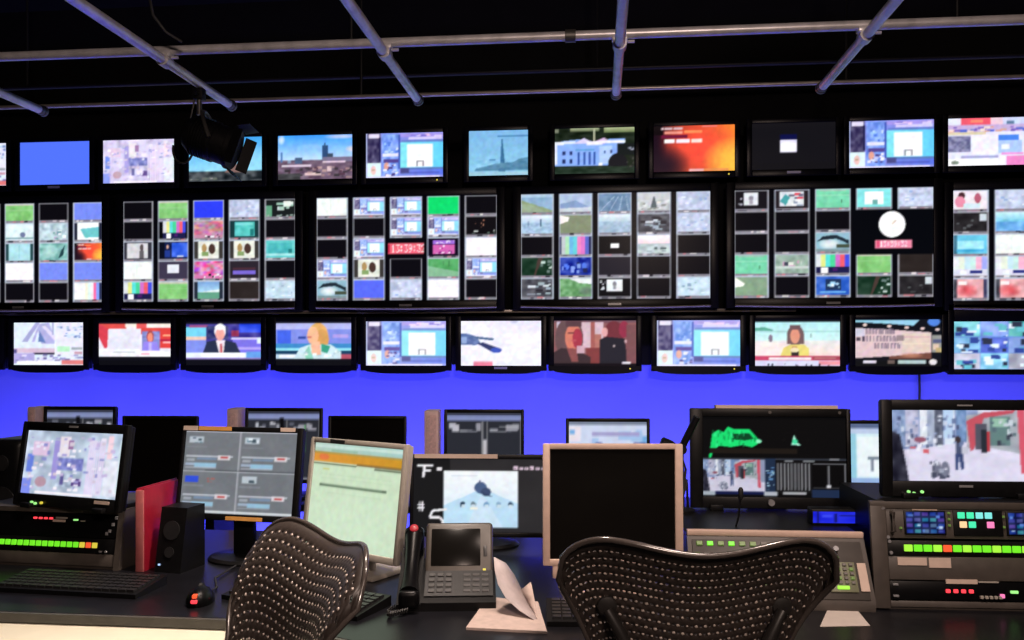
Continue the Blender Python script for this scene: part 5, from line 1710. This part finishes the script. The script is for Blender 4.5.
# ------------------------------------------------------------------ mesh-back office chairs
def chair(label, loc, yaw):
    """origin on the floor below the seat column, chair faces +y"""
    o = thing('mesh_chair', label, 'chair', loc, yaw, 'mesh office chairs')
    ZT, ZB = 1.056, .47

    def half(v):                       # half width along the height, v 0..1
        if v < .5:
            return .19 + .04 * (.5 - v)
        return .19 + .072 * math.sin(math.pi / 2 * min(1, (v - .5) / .42)) ** 2 * 1.10

    def top(u):                        # top outline: two humps, a dip between, round shoulders
        a = abs(u)
        hump = -.024 * (1 + math.cos(math.pi * min(1, a / .70))) / 2
        if a > .62:
            t_ = (a - .62) / .38
            hump -= .090 * (1 - math.sqrt(max(0, 1 - t_ ** 2.3)))
        return ZT + hump

    def S(u, v):
        zt = top(u)
        z = ZB + v * (zt - ZB)
        x = u * half((z - ZB) / (ZT - ZB))
        y = -.235 - (z - ZB) * .20 + .070 * u * u * (.6 + .4 * v)
        y += -.062 * max(0, (v - .76) / .24) ** 2 + .035 * math.exp(-((v - .35) / .22) ** 2)
        return Vector((x, y, z))

    q = B()
    NU, NV = 26, 34
    bm = q.bm
    for j in range(NV):
        off = .5 if j % 2 else 0
        v0, v1 = j / NV, (j + 1) / NV
        for i in range(-1, NU + 1):
            u0 = -1 + 2 * (i + off) / NU
            u1 = u0 + 2 / NU
            u0, u1 = max(-1, u0), min(1, u1)
            if u1 - u0 < .02:
                continue
            um = (u0 + u1) / 2
            if u1 - u0 < .05 or j > NV - 2 or j < 1:
                bm.faces.new([bm.verts.new(S(*p)) for p in ((u0, v0), (um, v0), (u1, v0), (u1, v1), (um, v1), (u0, v1))])
                continue
            du, dv = (u1 - u0), (v1 - v0)
            A = [bm.verts.new(S(*p)) for p in ((u0, v0), (um, v0), (u1, v0), (u1, v1), (um, v1), (u0, v1))]
            C = [bm.verts.new(S(*p)) for p in ((u0 + du * .35, v0 + dv * .36), (u1 - du * .35, v0 + dv * .36), (u1 - du * .35, v1 - dv * .36), (u0 + du * .35, v1 - dv * .36))]
            bm.faces.new((A[0], A[1], A[2], C[1], C[0]))
            bm.faces.new((A[2], A[3], C[2], C[1]))
            bm.faces.new((A[3], A[4], A[5], C[3], C[2]))
            bm.faces.new((A[5], A[0], C[0], C[3]))
    bmesh.ops.remove_doubles(bm, verts=bm.verts[:], dist=.0004)
    for f in bm.faces:
        f.normal_update()
    nd = B()  # light-coloured bumps standing in for glints on the woven back
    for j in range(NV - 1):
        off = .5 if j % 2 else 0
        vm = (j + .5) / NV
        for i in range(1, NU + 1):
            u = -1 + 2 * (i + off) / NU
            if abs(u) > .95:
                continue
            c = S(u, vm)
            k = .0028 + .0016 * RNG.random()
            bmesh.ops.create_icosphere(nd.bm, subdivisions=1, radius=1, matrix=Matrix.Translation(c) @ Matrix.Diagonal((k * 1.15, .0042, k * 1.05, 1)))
    nn = nd.out('mesh_glints', GLINTM, o, ang=80)
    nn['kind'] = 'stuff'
    web = q.out('back_mesh', PELL, o, ang=60)
    sd = web.modifiers.new('thickness', 'SOLIDIFY')
    sd.thickness = .004
    sd.offset = 0
    # rim
    rim = [S(-1, v) for v in np.linspace(0, 1, 26)] + [S(u, 1) for u in np.linspace(-1, 1, 44)[1:-1]] + [S(1, v) for v in np.linspace(1, 0, 26)] + [S(u, 0) for u in np.linspace(1, -1, 20)[1:-1]]
    B().tube(rim, .0058, 10, True).out('back_rim', RIMM, o, ang=80)
    # carrier behind the back: yoke with two arms
    for sx in (-1, 1):
        pts_ = [S(0, .12) + Vector((0, -.050, 0)), S(.25 * sx, .25) + Vector((0, -.055, 0)), S(.50 * sx, .46) + Vector((0, -.055, 0)), S(.66 * sx, .66) + Vector((0, -.035, 0)), S(.70 * sx, .74) + Vector((0, -.014, 0))]
        B().tube(pts_, [.022, .02, .016, .013, .011], 12).out('back_yoke_arm', CHAIRF, o, ang=80)
        c = S(.70 * sx, .75)
        B().lathe([(.020, 0), (.018, .006), (.010, .008)], 18, Matrix.Translation(c + Vector((0, -.006, 0))) @ Matrix.Rotation(R(90), 4, 'X')).out('pivot_cap', CHAIRF, o)
        # arm rests
        B().tube([(.24 * sx, -.22, .45), (.29 * sx, -.20, .52), (.30 * sx, -.14, .62), (.30 * sx, -.10, .66)], [.018, .018, .016, .016], 10).out('arm_post', CHAIRF, o, ang=80)
        B().box(.30 * sx - .045, .30 * sx + .045, -.16, .10, .655, .688, bev=.014, seg=3).out('armrest', RUBBER, o)
    B().tube([S(0, .12) + Vector((0, -.05, 0)), (0, -.27, .42), (0, -.12, .40), (0, 0, .40)], [.024, .026, .028, .03], 12).out('back_spine', CHAIRF, o, ang=80)
    # seat
    q = B()
    bm = q.bm
    ring = []
    n = 36
    for k in range(n):
        a = 2 * math.pi * k / n
        c_, s_ = math.cos(a), math.sin(a)
        ring.append(Vector((.25 * math.copysign(abs(c_) ** .6, c_), .02 + .225 * math.copysign(abs(s_) ** .6, s_), .455 - (.03 if s_ > .8 else 0) + .012 * abs(c_))))
    B().tube(ring, .014, 10, True).out('seat_frame', CHAIRF, o, ang=80)
    rows_ = [[bm.verts.new(Vector((r.x * f, .02 + (r.y - .02) * f, r.z - .018 * (1 - f)))) for r in ring] for f in (1, .75, .5, .25)]
    for A, C in zip(rows_, rows_[1:]):
        for k in range(n):
            bm.faces.new((A[k], A[(k + 1) % n], C[(k + 1) % n], C[k]))
    bm.faces.new(rows_[-1])
    st = q.out('seat_mesh', PELL, o, ang=80)
    sd = st.modifiers.new('thickness', 'SOLIDIFY')
    sd.thickness = .006
    B().box(-.10, .10, -.12, .14, .375, .425, bev=.012).out('tilt_mechanism', CHAIRF, o)
    B().cyl((0, 0, .10), (0, 0, .25), .028, 18).cyl((0, 0, .25), (0, 0, .38), .018, 18).out('gas_lift', BLACKM, o)
    B().lathe([(.045, .065), (.045, .115), (.03, .12)], 20).out('hub', CHAIRF, o)
    for k in range(5):
        a = 2 * math.pi * k / 5 + .3
        dv_ = Vector((math.cos(a), math.sin(a), 0))
        lg = B().tube([dv_ * .03 + Vector((0, 0, .09)), dv_ * .18 + Vector((0, 0, .085)), dv_ * .31 + Vector((0, 0, .070))], [.024, .02, .014], 10).out('base_leg', CHAIRF, o, ang=80)
        sv = Vector((-dv_.y, dv_.x, 0))
        w_ = B()
        for s2 in (-1, 1):
            w_.cyl(dv_ * .305 + sv * (.006 * s2) + Vector((0, 0, .028)), dv_ * .305 + sv * (.024 * s2) + Vector((0, 0, .028)), .0275, 18)
        w_.out('caster', RUBBER, lg)
    return o


# near chair: the back spans 560..840 px; left chair turned to the right
BACKY = -.235 - .58 * .20
c1 = W(700, 540, 1.60)
yw1 = PHI - R(1)
chair('dark mesh-back office chair nearest the viewer, seen from behind', (c1.x + math.sin(yw1) * BACKY, c1.y - math.cos(yw1) * BACKY, 0), yw1)
c2 = W(320, 530, 1.72)
yw2 = R(133)
ch2 = chair('dark mesh-back office chair turned sideways in front of the pale green page', (c2.x + math.sin(yw2) * BACKY, c2.y - math.cos(yw2) * BACKY, 0), yw2)
ch2.scale = (.93, .95, .982)
